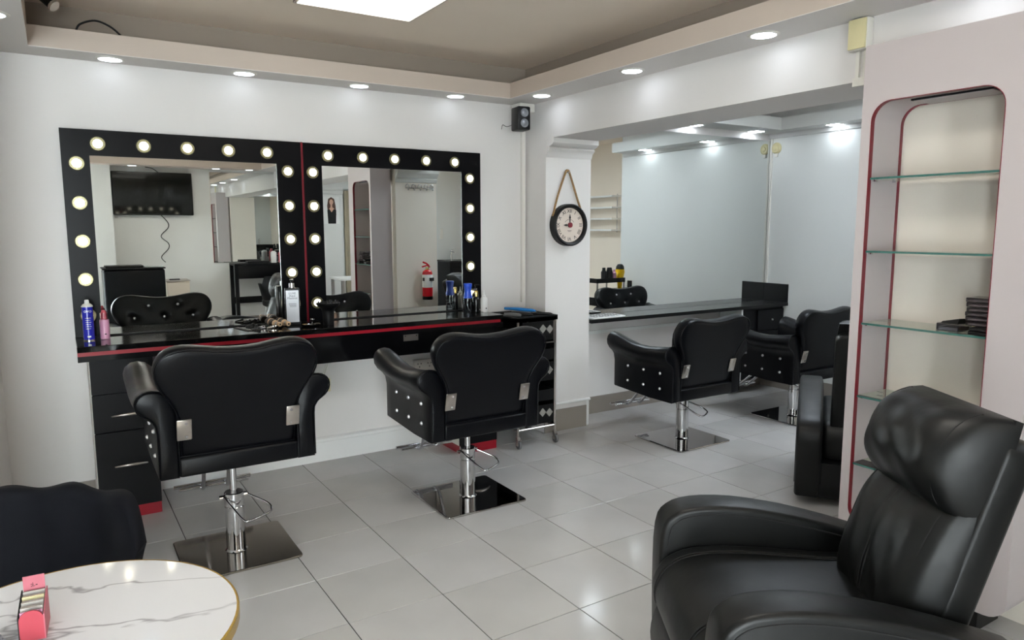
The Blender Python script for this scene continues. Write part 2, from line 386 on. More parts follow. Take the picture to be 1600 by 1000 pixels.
# shop window behind the camera
for n, (a, b) in enumerate(((-2.58, -1.81), (-1.79, -1.01), (-0.99, -0.21))):
    w = struct('window_%d' % (n+1), G().box(a, a+0.04, YD-0.1, YD-0.05, 0.1, 2.3).box(b-0.04, b, YD-0.1, YD-0.05, 0.1, 2.3)
               .box(a, b, YD-0.1, YD-0.05, 0.1, 0.16).box(a, b, YD-0.1, YD-0.05, 2.24, 2.3), m_steel)
    obj('pane', G().box(a+0.04, b-0.04, YD-0.078, YD-0.072, 0.16, 2.24), m_winglass, w)

for n, (a, b) in enumerate(((-2.4, -1.5),)):
    w = struct('window_%d' % (n+4), G().box(XL-0.1, XL-0.05, a, a+0.04, 0.1, 2.3).box(XL-0.1, XL-0.05, b-0.04, b, 0.1, 2.3)
               .box(XL-0.1, XL-0.05, a, b, 0.1, 0.16).box(XL-0.1, XL-0.05, a, b, 2.24, 2.3), m_steel)
    obj('pane', G().box(XL-0.078, XL-0.072, a+0.04, b-0.04, 0.16, 2.24), m_winglass, w)

# ================================================================== CEILING LIGHTS
def downlight(x, y, z, label, group, mt=None):
    t = thing('downlight', label, 'downlight', (x, y, z), 0, group)
    obj('trim_ring', G().lathe([(0.052, 0.0), (0.056, -0.006), (0.066, -0.005), (0.072, 0.0)], n=28), m_plastic_w, t)
    obj('diffuser', G().lathe([(0.053, -0.001), (0.053, -0.0065)], n=28), mt or m_lamp, t)
for (x, y, l) in ((0.294, 4.352, 'round downlight nearest the left corner above the lit mirrors'), (0.956, 4.352, 'second round downlight from the left above the lit mirrors'),
                  (1.635, 4.352, 'third round downlight from the left above the lit mirrors'), (2.301, 4.352, 'round downlight closest to the speaker above the right lit mirror')):
    downlight(x, y, ZS, l, 'downlights over the vanity wall')
for (y, l) in ((4.035, 'round downlight in the bulkhead beside the wall speaker'), (3.148, 'round downlight in the bulkhead above the clock side of the opening'), (2.261, 'round downlight in the bulkhead nearest the ivory wall box'),
               (1.37, 'round downlight in the right bulkhead above the display cabinet'), (0.48, 'round downlight in the right bulkhead beside the second opening'), (-0.6, 'round downlight in the right bulkhead near the front wall')):
    downlight(2.775, y, ZS, l, 'downlights over the opening', m_lampb)
for (y, l) in ((3.70, 'round downlight cut by the left edge of the picture'), (2.6, 'round downlight in the left bulkhead above the marble table'), (1.4, 'round downlight in the left bulkhead near the shop window')):
    downlight(-0.17, y, ZS, l, 'downlights in the left bulkhead')
for (x, l) in ((0.95, 'round downlight above the television'), (2.05, 'round downlight at the left of the far wall mirror'), (2.52, 'round downlight at the right of the far wall mirror')):
    downlight(x, YD+0.2, ZS, l, 'downlights over the television wall')
def sq_light(x, y, l):
    t = thing('square_downlight', l, 'downlight', (x, y, 2.345), 0, 'square downlights in the second room')
    obj('trim_ring', G().box(-0.06, 0.06, -0.06, 0.06, -0.004, 0.0), m_plastic_w, t)
    obj('diffuser', G().box(-0.048, 0.048, -0.048, 0.048, -0.007, -0.0035), m_lamp2, t)
sq_light(4.565, 4.385, 'square downlight above the middle of the large plain mirror')
sq_light(5.338, 4.385, 'square downlight above the corner of the large plain mirror')
sq_light(3.75, 4.385, 'square downlight above the clock end of the large plain mirror')
sq_light(5.54, 3.75, 'square downlight above the drawer unit by the side wall')
sq_light(5.54, 2.85, 'square downlight above the yellow hair dryer by the side wall')
sq_light(3.42, 2.6, 'square downlight above the recliner by the pier')
def panel_light(x0, x1, y0, y1, l, mt=None):
    t = thing('ceiling_panel_light', l, 'ceiling light', ((x0+x1)/2, (y0+y1)/2, ZC), 0, None, True)
    obj('frame', G().box(x0-0.015, x1+0.015, y0-0.015, y1+0.015, ZC-0.02, ZC), m_steel, t)
    obj('diffuser', G().box(x0, x1, y0, y1, ZC-0.024, ZC-0.019), mt or m_panel, t)
panel_light(1.08, 1.68, 3.1, 3.7, 'large square ceiling panel light at the top of the picture', m_panel1)
panel_light(1.08, 1.68, 1.1, 1.7, 'unseen fill panel light added above the foreground recliner')  # this and the next panel are unseen, added to brighten the room
panel_light(1.08, 1.68, -1.5, -0.9, 'unseen fill panel light added in front of the television')
panel_light(4.2, 4.8, 1.2, 1.8, 'unseen fill panel light added above the recliner side of the second room', m_panel2)  # unseen panels from here on, added to brighten the second room
panel_light(4.1, 4.7, 2.7, 3.3, 'unseen fill panel light added above the chairs of the second room', m_panel2)
panel_light(4.2, 4.8, -1.4, -0.8, 'unseen fill panel light added near the curtain', m_panel2)

# ================================================================== VANITY MIRRORS
yf = 4.412                       # frame front
def vanity_mirror(x0, x1, ix0, ix1, bx, label, low):
    t = thing('vanity_mirror', label, 'mirror', ((x0+x1)/2, YA, 0.925), 0, 'lit vanity mirrors', True)
    obj('frame', G().box(x0, ix0, yf, YA, 0.924, 2.009).box(ix1, x1, yf, YA, 0.924, 2.009).box(ix0, ix1, yf, YA, 1.876, 2.009), m_frame, t)
    obj('mirror_glass', G().box(ix0, ix1, yf+0.005, YA-0.01, 0.924, 1.876), m_mirror, t)
    obj('bottom_bead', G().box(ix0, ix1, yf+0.0, yf+0.005, 0.923, 0.929), m_seam, t)
    pts = [(x, 1.937) for x in bx[:5]] + [(bx[5], z) for z in (1.833, 1.63, 1.431, 1.23, 1.037)] + [(bx[6], z) for z in (1.833, 1.63, 1.431, 1.23, 1.037)]
    first = None
    for (x, z) in pts:
        if first is None:
            b = obj('bulb', G().lathe([(0.026, 0.0), (0.036, -0.002), (0.0375, -0.006), (0.034, -0.011), (0.027, -0.011)], n=24, axis='y'), m_bulbrim, t, local=True)
            c = obj('lens', G().lathe([(0.0225, -0.003), (0.0225, -0.0125), (0.017, -0.017), (0.007, -0.019)], n=20, axis='y'), m_bulb, b, local=True)
            first = (b, c, t)
        else:
            b = first[0].copy(); COL.objects.link(b); c = first[1].copy(); COL.objects.link(c); c.parent = b
        b.parent = t; b.location = (x-(x0+x1)/2, yf-YA, z-0.925)
    return t, first
vmL, _ = vanity_mirror(0.045, 1.276, 0.172, 1.13, [0.213, 0.429, 0.646, 0.862, 1.076, 0.112, 1.193], 'black lit vanity mirror on the left, above the blue spray can', True)
obj('red_divider', G().box(1.276, 1.288, yf-0.004, YA, 0.924, 2.010), m_redp, vmL)
vmR, _ = vanity_mirror(1.288, 2.52, 1.402, 2.372, [1.44, 1.664, 1.88, 2.104, 2.317, 1.343, 2.432], 'black lit vanity mirror on the right, beside the wall speaker', True)

# ================================================================== VANITY COUNTER AND CABINETS
YF = 4.05
vc = thing('vanity_counter', 'long black polished counter with red front stripe under the lit mirrors', 'counter', (1.26, 4.25, 0.715), 0, None, True)
obj('top', G().rbox(0.043, 2.482, YF, YA-0.002, 0.893, 0.922, 0.002, 1), m_counter, vc)
obj('red_stripe', G().box(0.0435, 2.46, YF+0.001, YF+0.02, 0.874, 0.893), m_red, vc)
obj('front_edge', G().box(0.043, 2.48, YF, YF+0.02, 0.845, 0.874), m_black, vc)
obj('under_board', G().box(0.05, 2.47, YF+0.02, YA-0.005, 0.846, 0.893), m_blackm, vc)
obj('apron', G().box(0.39, 2.15, YF+0.008, YF+0.026, 0.716, 0.846), m_black, vc)
pl_ = obj('badge_plate', G().rbox(1.763, 1.862, YF+0.004, YF+0.009, 0.803, 0.843, 0.0015, 1), m_steel, vc)
for x in (1.775, 1.850): obj('screw', G().cyl(0.0035, -0.002, 0.002, (x, YF+0.0035, 0.834), 8, 'y'), m_seam, pl_)
def drawer_cabinet(x0, x1, label, flip):
    t = thing('drawer_cabinet', label, 'cabinet', ((x0+x1)/2, 4.27, 0), 0, 'drawer cabinets under the counter', True)
    fy = 4.09
    obj('body', G().box(x0+0.004, x1, fy+0.018, YA-0.012, 0.06, 0.845), m_blackm, t)
    obj('side_edge', G().box(x0-0.002, x0+0.004, fy+0.004, YA-0.012, 0.06, 0.845), m_plastic_w, t)
    obj('toe_kick', G().box(x0+0.01, x1-0.002, fy+0.004, YA-0.012, 0.0, 0.06), m_red, t)
    obj('top_panel', G().box(x0, x1, fy, fy+0.018, 0.668, 0.845), m_blackm, t)
    for (z0, z1, zh) in ((0.468, 0.665, 0.557), (0.06, 0.465, 0.292)):
        d = obj('drawer', G().rbox(x0, x1, fy, fy+0.018, z0, z1, 0.0015, 1), m_blackm, t)
        cx = x0+0.155; P = []
        for k in range(11):
            u = -1+0.2*k; P.append((cx+u*0.075, fy-0.004-0.022*(1-u*u), zh+0.008*u*u*(-1)))
        obj('handle', G().tube(P, [0.004+0.004*(1-(-1+0.2*k)**2) for k in range(11)], 8), m_steel, d, sharp=60)
    return t
drawer_cabinet(0.09, 0.375, 'black drawer cabinet with red toe kick at the left end of the counter', 1)
drawer_cabinet(2.162, 2.452, 'black drawer cabinet with red toe kick behind the second chair', -1)

# ================================================================== SALON CHAIRS
def peanut(n=64):
    half = [(0.0, 0.0), (0.18, 0.0), (0.222, 0.006), (0.238, 0.03), (0.24, 0.10), (0.243, 0.18), (0.256, 0.24), (0.285, 0.295), (0.315, 0.345), (0.329, 0.395), (0.324, 0.44), (0.30, 0.478), (0.262, 0.500), (0.21, 0.507), (0.15, 0.500), (0.08, 0.488), (0.0, 0.483)]
    full = half + [(-x, z) for x, z in reversed(half[1:-1])]
    P = smooth_path([(x, 0, z) for x, z in full], 2, True)
    return [(p.x, p.z) for p in P]
STUDS = [(-0.19, 0.335), (-0.095, 0.42), (0.0, 0.335), (0.095, 0.42), (0.19, 0.335), (-0.095, 0.25), (0.095, 0.25), (0.0, 0.165)]
def backrest_geo():
    o = peanut(); cx, cz = 0.0, 0.30; g = G(); rings = []
    th = 0.09
    def inner(k):   # scale towards spine
        return [(x*k, cz+(z-cz)*k) for x, z in o]
    def dim(x, z):
        d = 0.0
        for sx, sz in STUDS: d += 0.022*math.exp(-((x-sx)**2+(z-sz)**2)/(2*0.018**2))
        return d
    # rear face (y = -th/2) slightly domed, then rim, then front padded
    for k, y in ((0.02, -0.040), (0.3, -0.040), (0.6, -0.040), (0.85, -0.039), (0.94, -0.036)):
        rings.append([(x, y, z) for x, z in inner(k)])
    for a in (-50, -20, 0, 20, 45):
        r = math.radians(a); d = -0.022*(1-math.cos(r)); rings.append([(x, 0.042*math.sin(r) if a < 0 else 0.05*math.sin(r), z) for x, z in offs(o, d)])
    for k in (0.93, 0.85, 0.76, 0.67, 0.58, 0.49, 0.40, 0.31, 0.22, 0.13, 0.03):
        y = 0.04+0.018*(1-k**2); rings.append([(x, y-dim(x, z), z) for x, z in inner(k)])
    return g.loft(rings)
def arm_geo(s):
    prof = [(0.246, 0.0), (0.322, 0.0), (0.322, 0.10), (0.322, 0.20), (0.330, 0.24), (0.348, 0.262), (0.376, 0.282), (0.394, 0.308), (0.397, 0.335), (0.386, 0.360), (0.362, 0.376), (0.332, 0.380), (0.300, 0.372), (0.272, 0.352), (0.254, 0.322), (0.246, 0.28), (0.246, 0.15)]
    rings = []
    Y = [(-0.222, 0.010, 0.0), (-0.219, 0.004, 0.0), (-0.212, 0, 0.0), (-0.12, 0, -0.012), (0.0, 0, -0.024), (0.12, 0, -0.020), (0.22, 0, 0.0), (0.30, 0, 0.022), (0.36, 0, 0.034), (0.371, 0.004, 0.036), (0.376, 0.012, 0.036)]
    for y, ins, dz in Y:
        p = offs(prof, -ins) if ins else prof
        fz = 0.0
        rings.append([(s*x, y, z+dz*max(0, (z-0.18)/0.2)+ (0.02*max(0,(y-0.0))/0.37 if z < 0.05 else 0)) for x, z in p])
    return G().loft(rings)
def stud(): return G().lathe([(0.0105, 0.0), (0.010, 0.004), (0.006, 0.0085), (0.002, 0.0095)], n=10, axis='z')
def make_chair(h, label, plate_mat=None):
    t = thing('salon_chair', label, 'salon chair', (0, 0, 0), 0, 'black salon styling chairs')
    obj('base_plate', G().prism(rrect(-0.247, 0.247, -0.233, 0.233, 0.022), 0.0, 0.012, 'z', 0.004, 2), plate_mat or m_plate, t, sharp=12)
    obj('column', G().lathe([(0.05, 0.012), (0.046, 0.016), (0.043, 0.02), (0.043, 0.222), (0.0415, 0.224), (0.0415, 0.226), (0.0435, 0.228), (0.0435, 0.287), (0.04, 0.291), (0.02, 0.291)], n=28), m_chrome, t)
    obj('piston', G().cyl(0.0155, 0.285, h+0.01, n=16), m_chrome, t)
    pd = smooth_path([(-0.045, -0.012, 0.272), (-0.03, -0.06, 0.25), (0.005, -0.145, 0.205), (0.03, -0.165, 0.198), (0.12, -0.12, 0.2), (0.145, -0.09, 0.206), (0.135, -0.05, 0.225), (0.045, 0.012, 0.272)], 6)
    p = obj('foot_pump', G().tube(pd, 0.0055, 8), m_chrome, t, sharp=60)
    obj('pivot', G().cyl(0.008, -0.064, 0.058, (0, 0, 0.272), 10, 'x').xf(Matrix.Translation((0,0,0))), m_chrome, p)
    obj('seat_frame', G().rbox(-0.248, 0.248, -0.205, 0.35, h+0.0, h+0.09, 0.012, 2).rbox(-0.25, 0.25, -0.222, -0.15, h+0.0, h+0.085, 0.014, 3), m_leather, t)
    obj('mount_plate', G().box(-0.1, 0.1, -0.1, 0.1, h-0.012, h+0.001), m_plastic_b, t)
    obj('seat_cushion', G().rbox(-0.244, 0.244, -0.14, 0.385, h+0.088, h+0.2, 0.035, 4), m_leather, t)
    sg = stud()
    for s in (-1, 1):
        a = obj('armrest', arm_geo(s).xf(Matrix.Translation((0, 0, h))), m_leather, t, sharp=50)
        rim = [(s*x, -0.2195, z+h) for x, z in ((0.246, 0.01), (0.246, 0.28), (0.254, 0.322), (0.272, 0.352), (0.300, 0.372), (0.332, 0.380), (0.362, 0.376), (0.386, 0.360), (0.397, 0.335), (0.394, 0.308), (0.376, 0.282), (0.348, 0.262), (0.330, 0.24), (0.322, 0.20), (0.322, 0.01))]
        obj('piping', G().tube(smooth_path(rim, 2), 0.0035, 6), m_leather, a, sharp=60)
        f = None
        for (y, z) in ((-0.10, 0.185), (0.06, 0.185), (0.22, 0.185), (-0.10, 0.08), (0.06, 0.08), (0.22, 0.08)):
            if f is None: c = f = obj('crystal', sg, m_crystal, a)
            else: c = f.copy(); COL.objects.link(c); c.parent = a
            c.location = (s*0.322, y, z+h); c.rotation_euler = (0, s*PI/2, 0)
    R = Matrix.Translation((0, -0.158, h+0.07)) @ Matrix.Rotation(math.radians(13.5), 4, 'X')
    b = obj('backrest', backrest_geo().xf(R), m_leather, t, sharp=50)
    o = offs(peanut(), -0.004)
    obj('piping', G().tube([R @ Vector((x, -0.034, z)) for x, z in o], 0.0032, 6, True), m_leather, b, sharp=60)
    for (x, z) in STUDS:
        c = f.copy(); COL.objects.link(c); c.parent = b
        c.location = R @ Vector((x, 0.038, z)); c.rotation_euler = (-PI/2+math.radians(13.5), 0, 0)
    for s in (-1, 1):
        q = G().rbox(s*0.222-0.029, s*0.222+0.029, -0.048, -0.0405, 0.105, 0.20, 0.004, 2).xf(R)
        hp = obj('hinge_plate', q, m_steel, t)
        for z in (0.122, 0.183): obj('screw', G().cyl(0.0062, -0.0035, 0.0, (s*0.214, -0.047, z), 10, 'y').xf(R), m_chrome, hp)
    fr = obj('footrest', G().tube([(-0.19, 0.56, 0.165), (0.19, 0.56, 0.165)], 0.011, 10).tube([(-0.17, 0.52, 0.16), (0.17, 0.52, 0.16)], 0.008, 8), m_chrome, t, sharp=60)
    for x in (-0.06, 0.06):
        obj('footrest_arm', G().tube(smooth_path([(x, 0.30, h+0.0), (x, 0.38, h-0.06), (x, 0.47, 0.19), (x, 0.51, 0.155), (x, 0.56, 0.155)], 5), 0.010, 8), m_chrome, t, sharp=60)
    return t
m_plate2 = M('worn_chrome_plate', (172,166,158), 0.12, 1.0, rvar=0.05, nscale=5)
c1 = make_chair(0.465, 'black salon chair with raised seat nearest the camera, by the drawer cabinet', m_plate2); c1.location = (0.61, 3.39, 0)
c2 = make_chair(0.415, 'black salon chair with tufted studs in front of the rolling trolley'); c2.location = (1.85, 3.405, 0)
c3 = make_chair(0.345, 'black salon chair just past the clock pier at the plain mirror'); c3.location = (3.67, 3.56, 0)
c4 = make_chair(0.33, 'black salon chair furthest right, half hidden by the display cabinet'); c4.location = (4.87, 3.53, 0)

# ================================================================== RECLINERS
def recl_arm(s):
    o = smooth_path([(-0.40, 0, 0.06), (-0.41, 0, 0.30), (-0.39, 0, 0.445), (-0.25, 0, 0.505), (-0.05, 0, 0.56), (0.14, 0, 0.592), (0.28, 0, 0.592), (0.36, 0, 0.565), (0.395, 0, 0.50), (0.40, 0, 0.30), (0.395, 0, 0.06)], 3)
    out = [(p.x, p.z) for p in o]
    return out
def make_recliner(label):
    t = thing('recliner', label, 'recliner', (0, 0, 0), 0, 'black leather recliners')
    for s in (-1, 1):
        o = recl_arm(s); a0, a1 = (0.262, 0.388) if s > 0 else (-0.388, -0.262)
        a = obj('armrest', G().prism(o, a0, a1, 'x', 0.016, 3), m_leather2, t, sharp=60)
        so = offs(o, -0.026)
        for xx in (a0-0.0005, a1+0.0005):
            obj('seam', G().tube([(xx, y, z) for y, z in so[1:-1]], 0.0028, 5), m_seam, a, sharp=60)
    obj('base_frame', G().box(-0.26, 0.26, -0.36, 0.34, 0.05, 0.24), m_plastic_b, t)
    # seat cushion with a rolled front edge
    out = [(p.x, p.z) for p in smooth_path([(-0.30, 0, 0.25), (-0.30, 0, 0.43), (-0.1, 0, 0.455), (0.15, 0, 0.475), (0.30, 0, 0.47), (0.385, 0, 0.435), (0.425, 0, 0.37), (0.425, 0, 0.31), (0.40, 0, 0.26)], 4)]
    sc = obj('seat_cushion', G().prism(out, -0.262, 0.262, 'x', 0.03, 3), m_leather2, t, sharp=60)
    for x in (-0.185, 0.185):
        P = [(x, y, z+0.002) for y, z in out if z > 0.30 and y > -0.25]
        for d in (-0.006, 0.006): obj('seam', G().tube([(px+d, py, pz) for px, py, pz in P], 0.0025, 5), m_seam, sc, sharp=60)
    ft = [(p.x, p.z) for p in smooth_path([(0.33, 0, 0.05), (0.33, 0, 0.25), (0.37, 0, 0.285), (0.41, 0, 0.27), (0.43, 0, 0.18), (0.41, 0, 0.09), (0.375, 0, 0.055)], 4)]
    obj('leg_rest', G().prism(ft, -0.258, 0.258, 'x', 0.02, 3), m_leather2, t, sharp=60)
    # back: shell slab, lumbar cushion, head pillow
    R = Matrix.Translation((0, -0.185, 0.40)) @ Matrix.Rotation(math.radians(17), 4, 'X')
    shell = rrect(-0.224, 0.224, -0.12, 0.60, 0.05, 5, (0.01, 0.01, 0.05, 0.05))
    obj('back_shell', G().prism(shell, -0.10, -0.015, 'y', 0.012, 2).xf(R), m_leather2, t, sharp=60)
    def pillow(w, z0, z1, d, y0, crease, name, ex=3.0):
        nx, nz = 30, 22; g = G(); v = []; f = []
        for j in range(nz+1):
            tz = -1+2*j/nz
            for i in range(nx+1):
                tx = -1+2*i/nx
                # superellipse plan
                k = max(0.0, 1-abs(tx)**ex*1.0); kz = max(0.0, 1-abs(tz)**2.4)
                hgt = d*(k**0.42)*(kz**0.5)
                x = tx*w*(1-0.05*tz*tz); z = z0+(z1-z0)*(tz+1)/2
                n = 0.0
                if crease:
                    n = 0.0035*math.sin(9*tx+4*tz*tz+1.3)*math.sin(5*tz-3*tx) + 0.004*math.exp(-((abs(tx)-0.78)/0.05)**2)*-1
                    n += -0.004*math.exp(-((tx)/0.012)**2) if crease == 2 else 0
                v.append((x, y0+hgt+n*min(1, 3*k)*min(1, 3*kz), z))
        m = nx+1
        for j in range(nz):
            for i in range(nx): f.append((j*m+i, j*m+i+1, (j+1)*m+i+1, (j+1)*m+i))
        b = len(v)
        for j in range(nz+1):
            for i in range(nx+1): v.append((v[j*m+i][0], y0-0.02, v[j*m+i][2]))
        for j in range(nz):
            for i in range(nx): f.append((b+j*m+i, b+(j+1)*m+i, b+(j+1)*m+i+1, b+j*m+i+1))
        for i in range(nx):
            f.append((i, b+i, b+i+1, i+1)); q = nz*m; f.append((q+i, q+i+1, b+q+i+1, b+q+i))
        for j in range(nz):
            f.append((j*m, (j+1)*m, b+(j+1)*m, b+j*m)); q = nx; f.append((j*m+q, b+j*m+q, b+(j+1)*m+q, (j+1)*m+q))
        g.add(v, f); return g
    lc = obj('back_cushion', pillow(0.222, -0.06, 0.42, 0.115, -0.02, 2, 'l', 4.0).xf(R), m_leather2, t, sharp=70)
    hp = obj('head_pillow', pillow(0.220, 0.345, 0.645, 0.165, -0.02, 1, 'h', 5.0).xf(R), m_leather2, t, sharp=70)
    for x in (-0.2,):
        pass
    def line(w, z0, z1, d, tx, a, b, off, ex, par, dx=0.0):
        P = []
        for k in range(17):
            tz = a+(b-a)*k/16; kk = max(0, 1-abs(tx)**ex); kz = max(0, 1-abs(tz)**2.4)
            P.append(R @ Vector((tx*w*(1-0.05*tz*tz)+dx, -0.02+d*(kk**0.42)*(kz**0.5)+off, z0+(z1-z0)*(tz+1)/2)))
        obj('seam', G().tube(P, 0.0024, 5), m_seam, par, sharp=60)
    for dx in (-0.007, 0.007): line(0.222, -0.06, 0.42, 0.115, 0.0, -0.86, 0.80, -0.0035, 4.0, lc, dx)
    for tx in (-0.78, 0.78):
        line(0.222, -0.06, 0.42, 0.115, tx, -0.86, 0.86, -0.006, 4.0, lc)
        line(0.220, 0.345, 0.645, 0.165, tx, -0.92, 0.92, -0.006, 5.0, hp)
    return t
r1 = make_recliner('large black leather recliner with puffy head pillow in the right foreground')
r1.location = (1.80, 1.20, 0); r1.rotation_euler = (0, 0, math.radians(58))
r2 = dup(r1, (3.83, 2.26, 0), math.radians(-55), 'black leather recliner standing behind the display cabinet in the opening')

# ================================================================== DISPLAY CABINET
DX0, DX1 = 2.75, 2.975
dc = thing('display_cabinet', 'tall white display cabinet with red edged niche and glass shelves', 'display cabinet', (2.86, 1.42, 0), 0, None, True)
def holed(outer, inner, x0, x1):
    bm = bmesh.new(); E = []
    for loop in (outer, inner):
        vs_ = [bm.verts.new((x0, p[0], p[1])) for p in loop]
        E += [bm.edges.new((vs_[i], vs_[(i+1) % len(vs_)])) for i in range(len(vs_))]
    r = bmesh.ops.triangle_fill(bm, use_beauty=True, use_dissolve=False, edges=E)
    faces = [f for f in bm.faces]
    ex = bmesh.ops.extrude_face_region(bm, geom=faces)
    bmesh.ops.translate(bm, verts=[e for e in ex['geom'] if isinstance(e, bmesh.types.BMVert)], vec=(x1-x0, 0, 0))
    return G().frombm(bm)
d_out = rrect(1.09, 1.745, 0.10, 2.205, 0.01, 6, (0.07, 0.01, 0.01, 0.004))
d_in = rrect(1.225, 1.705, 0.26, 1.985, 0.075, 8)
obj('body', holed(d_out, d_in, DX0, DX1), m_panelpink, dc, sharp=30)
obj('plinth', G().box(2.80, 2.97, 1.20, 1.70, 0.0, 0.10), m_plastic_b, dc)
for x in (DX0-0.001, DX1+0.001):
    xa, xb = (x, x+0.022) if x < 2.85 else (x-0.016, x)
    ri = offs(d_in, -0.0025)
    rg = [[(q, y, z) for y, z in lp] for q, lp in ((xa, d_in), (xa, ri), (xb, ri), (xb, d_in), (xa, d_in))]
    obj('red_edge', G().loft(rg, cap=False), m_redp, dc, sharp=30)
obj('niche_lamp', G().box(2.80, 2.93, 1.29, 1.58, 1.977, 1.984), m_plastic_b, dc)
obj('niche_lamp_lens', G().box(2.807, 2.923, 1.297, 1.573, 1.975, 1.978), m_panelpink, dc)
for z in (1.69, 1.40, 1.107, 0.803, 0.515):
    sh = obj('glass_shelf', G().box(DX0+0.014, DX1-0.004, 1.228, 1.702, z-0.004, z+0.004), m_glass, dc)
    obj('front_rim', G().box(DX0+0.012, DX0+0.014, 1.228, 1.702, z-0.004, z+0.004), m_gedge, sh)
    for x in (2.79, 2.93):
        obj('clip', G().box(x-0.006, x+0.006, 1.69, 1.706, z-0.011, z-0.004), m_chrome, sh)
# palettes on the third shelf
zs = 1.111
def palette(x0, x1, y0, y1, z0, z1, lab, mat_in):
    t = thing('makeup_palette', lab, 'makeup palette', ((x0+x1)/2, (y0+y1)/2, z0), 0, 'makeup palettes on the glass shelf', True)
    obj('case', G().rbox(x0, x1, y0, y1, z0, z1, 0.002, 1), m_acrylic, t)
    obj('powder_tray', G().box(x0+0.006, x1-0.006, y0+0.006, y1-0.006, z0+0.002, z0+(z1-z0)*0.5), mat_in, t)
m_pow = M('taupe_powder', (158,138,142), 0.6, noise=0.3, nscale=40); m_powg = M('grey_powder', (150,150,158), 0.6, noise=0.2, nscale=30)
palette(2.80, 2.90, 1.345, 1.425, zs, zs+0.028, 'clear lidded palette box lying under the black pouch', m_powg)
z = zs+0.03
for k, n in enumerate(('lowest', 'second', 'third', 'fourth', 'fifth', 'topmost')):
    o = 0.004*((k*7) % 3-1)
    palette(2.80+o, 2.89+o, 1.235+o*0.7, 1.325+o, z, z+0.0165, 'clear palette case, %s of the tall stack on the shelf' % n, m_pow); z += 0.017
solo('black_palette', G().rbox(2.772, 2.86, 1.232, 1.30, zs, zs+0.013, 0.003, 1), m_plastic_b, 'flat black palette lying on the shelf at the foot of the stack', 'makeup palette')
solo('black_palette', G().rbox(2.774, 2.858, 1.234, 1.298, zs+0.0135, zs+0.026, 0.003, 1), m_plastic_b, 'flat black palette on top of the other black one', 'makeup palette')
solo('cream_box', G().rbox(2.866, 2.93, 1.24, 1.33, zs, zs+0.0295, 0.002, 1), m_ivory, 'small cream coloured box under the stack of clear cases', 'box')
solo('black_pouch', G().loft([[(2.80, 1.35, zs+0.029), (2.90, 1.34, zs+0.029), (2.90, 1.41, zs+0.029), (2.80, 1.41, zs+0.029)], [(2.805, 1.345, zs+0.05), (2.895, 1.34, zs+0.046), (2.895, 1.40, zs+0.035), (2.805, 1.405, zs+0.036)]]), m_plastic_b, 'thin black folded pouch lying on a clear palette box', 'pouch')

# ================================================================== WALL FITTINGS
t = thing('wall_clock', 'round black clock with roman numerals hanging by a rope on the pier', 'clock', (3.113, jy, 1.365), 0, None, True)
cx_, cz_, cr = 3.113, 1.515, 0.150
obj('case', G().lathe([(0.120, -0.03), (0.128, -0.055), (0.140, -0.06), (0.149, -0.052), (0.150, -0.0), (0.10, 0.0)], (cx_, jy-0.002, cz_), 48, 'y'), m_plastic_b, t)
obj('dial', G().cyl(0.124, -0.036, -0.028, (cx_, jy, cz_), 48, 'y'), m_clockface, t)
for k, s in enumerate(('XII', 'I', 'II', 'III', 'IIII', 'V', 'VI', 'VII', 'VIII', 'IX', 'X', 'XI')):
    a = 2*PI*k/12
    text('numeral', s, 0.036, m_ink, t, (cx_+0.098*math.sin(a), jy-0.037, cz_+0.098*math.cos(a)), (PI/2, a, 0))
obj('dial_arc', G().tube([(cx_+0.048*math.sin(a*0.12), jy-0.0365, cz_+0.048*math.cos(a*0.12)-0.008) for a in range(-8, 9)], 0.0012, 4), m_ink, t)
obj('dial_line', G().box(cx_-0.018, cx_+0.018, jy-0.0375, jy-0.0355, cz_-0.042, cz_-0.039).box(cx_-0.01, cx_+0.01, jy-0.0375, jy-0.0355, cz_-0.048, cz_-0.046), m_ink, t)
obj('minute_hand', G().prism([(-0.003, 0), (0.003, 0), (0.004, 0.045), (0.008, 0.05), (0.0, 0.078), (-0.008, 0.05), (-0.004, 0.045)], jy-0.044, jy-0.041, 'y').xf(Matrix.Translation((cx_, 0, cz_))), m_ink, t)
obj('hour_hand', G().prism([(0, -0.003), (0, 0.003), (-0.03, 0.004), (-0.034, 0.008), (-0.06, 0.0), (-0.034, -0.008), (-0.03, -0.004)], jy-0.048, jy-0.045, 'y').xf(Matrix.Translation((cx_, 0, cz_))), m_ink, t)
obj('hub', G().lathe([(0.019, -0.04), (0.019, -0.05), (0.006, -0.051), (0.005, -0.054)], (cx_, jy, cz_), 20, 'y'), M('hub_red', (120, 24, 40), 0.4), t)
rp = smooth_path([(cx_-0.135, jy-0.02, cz_+0.062), (cx_-0.09, jy-0.014, cz_+0.2), (cx_-0.022, jy-0.012, cz_+0.366), (cx_-0.003, jy-0.012, cz_+0.385), (cx_+0.016, jy-0.012, cz_+0.366), (cx_+0.08, jy-0.014, cz_+0.2), (cx_+0.127, jy-0.02, cz_+0.078)], 8)
obj('rope', G().tube(rp, 0.0075, 8), m_rope, t, sharp=80)
obj('nail', G().cyl(0.004, -0.03, 0.0, (cx_-0.003, jy, cz_+0.373), 8, 'y'), m_steel, t)

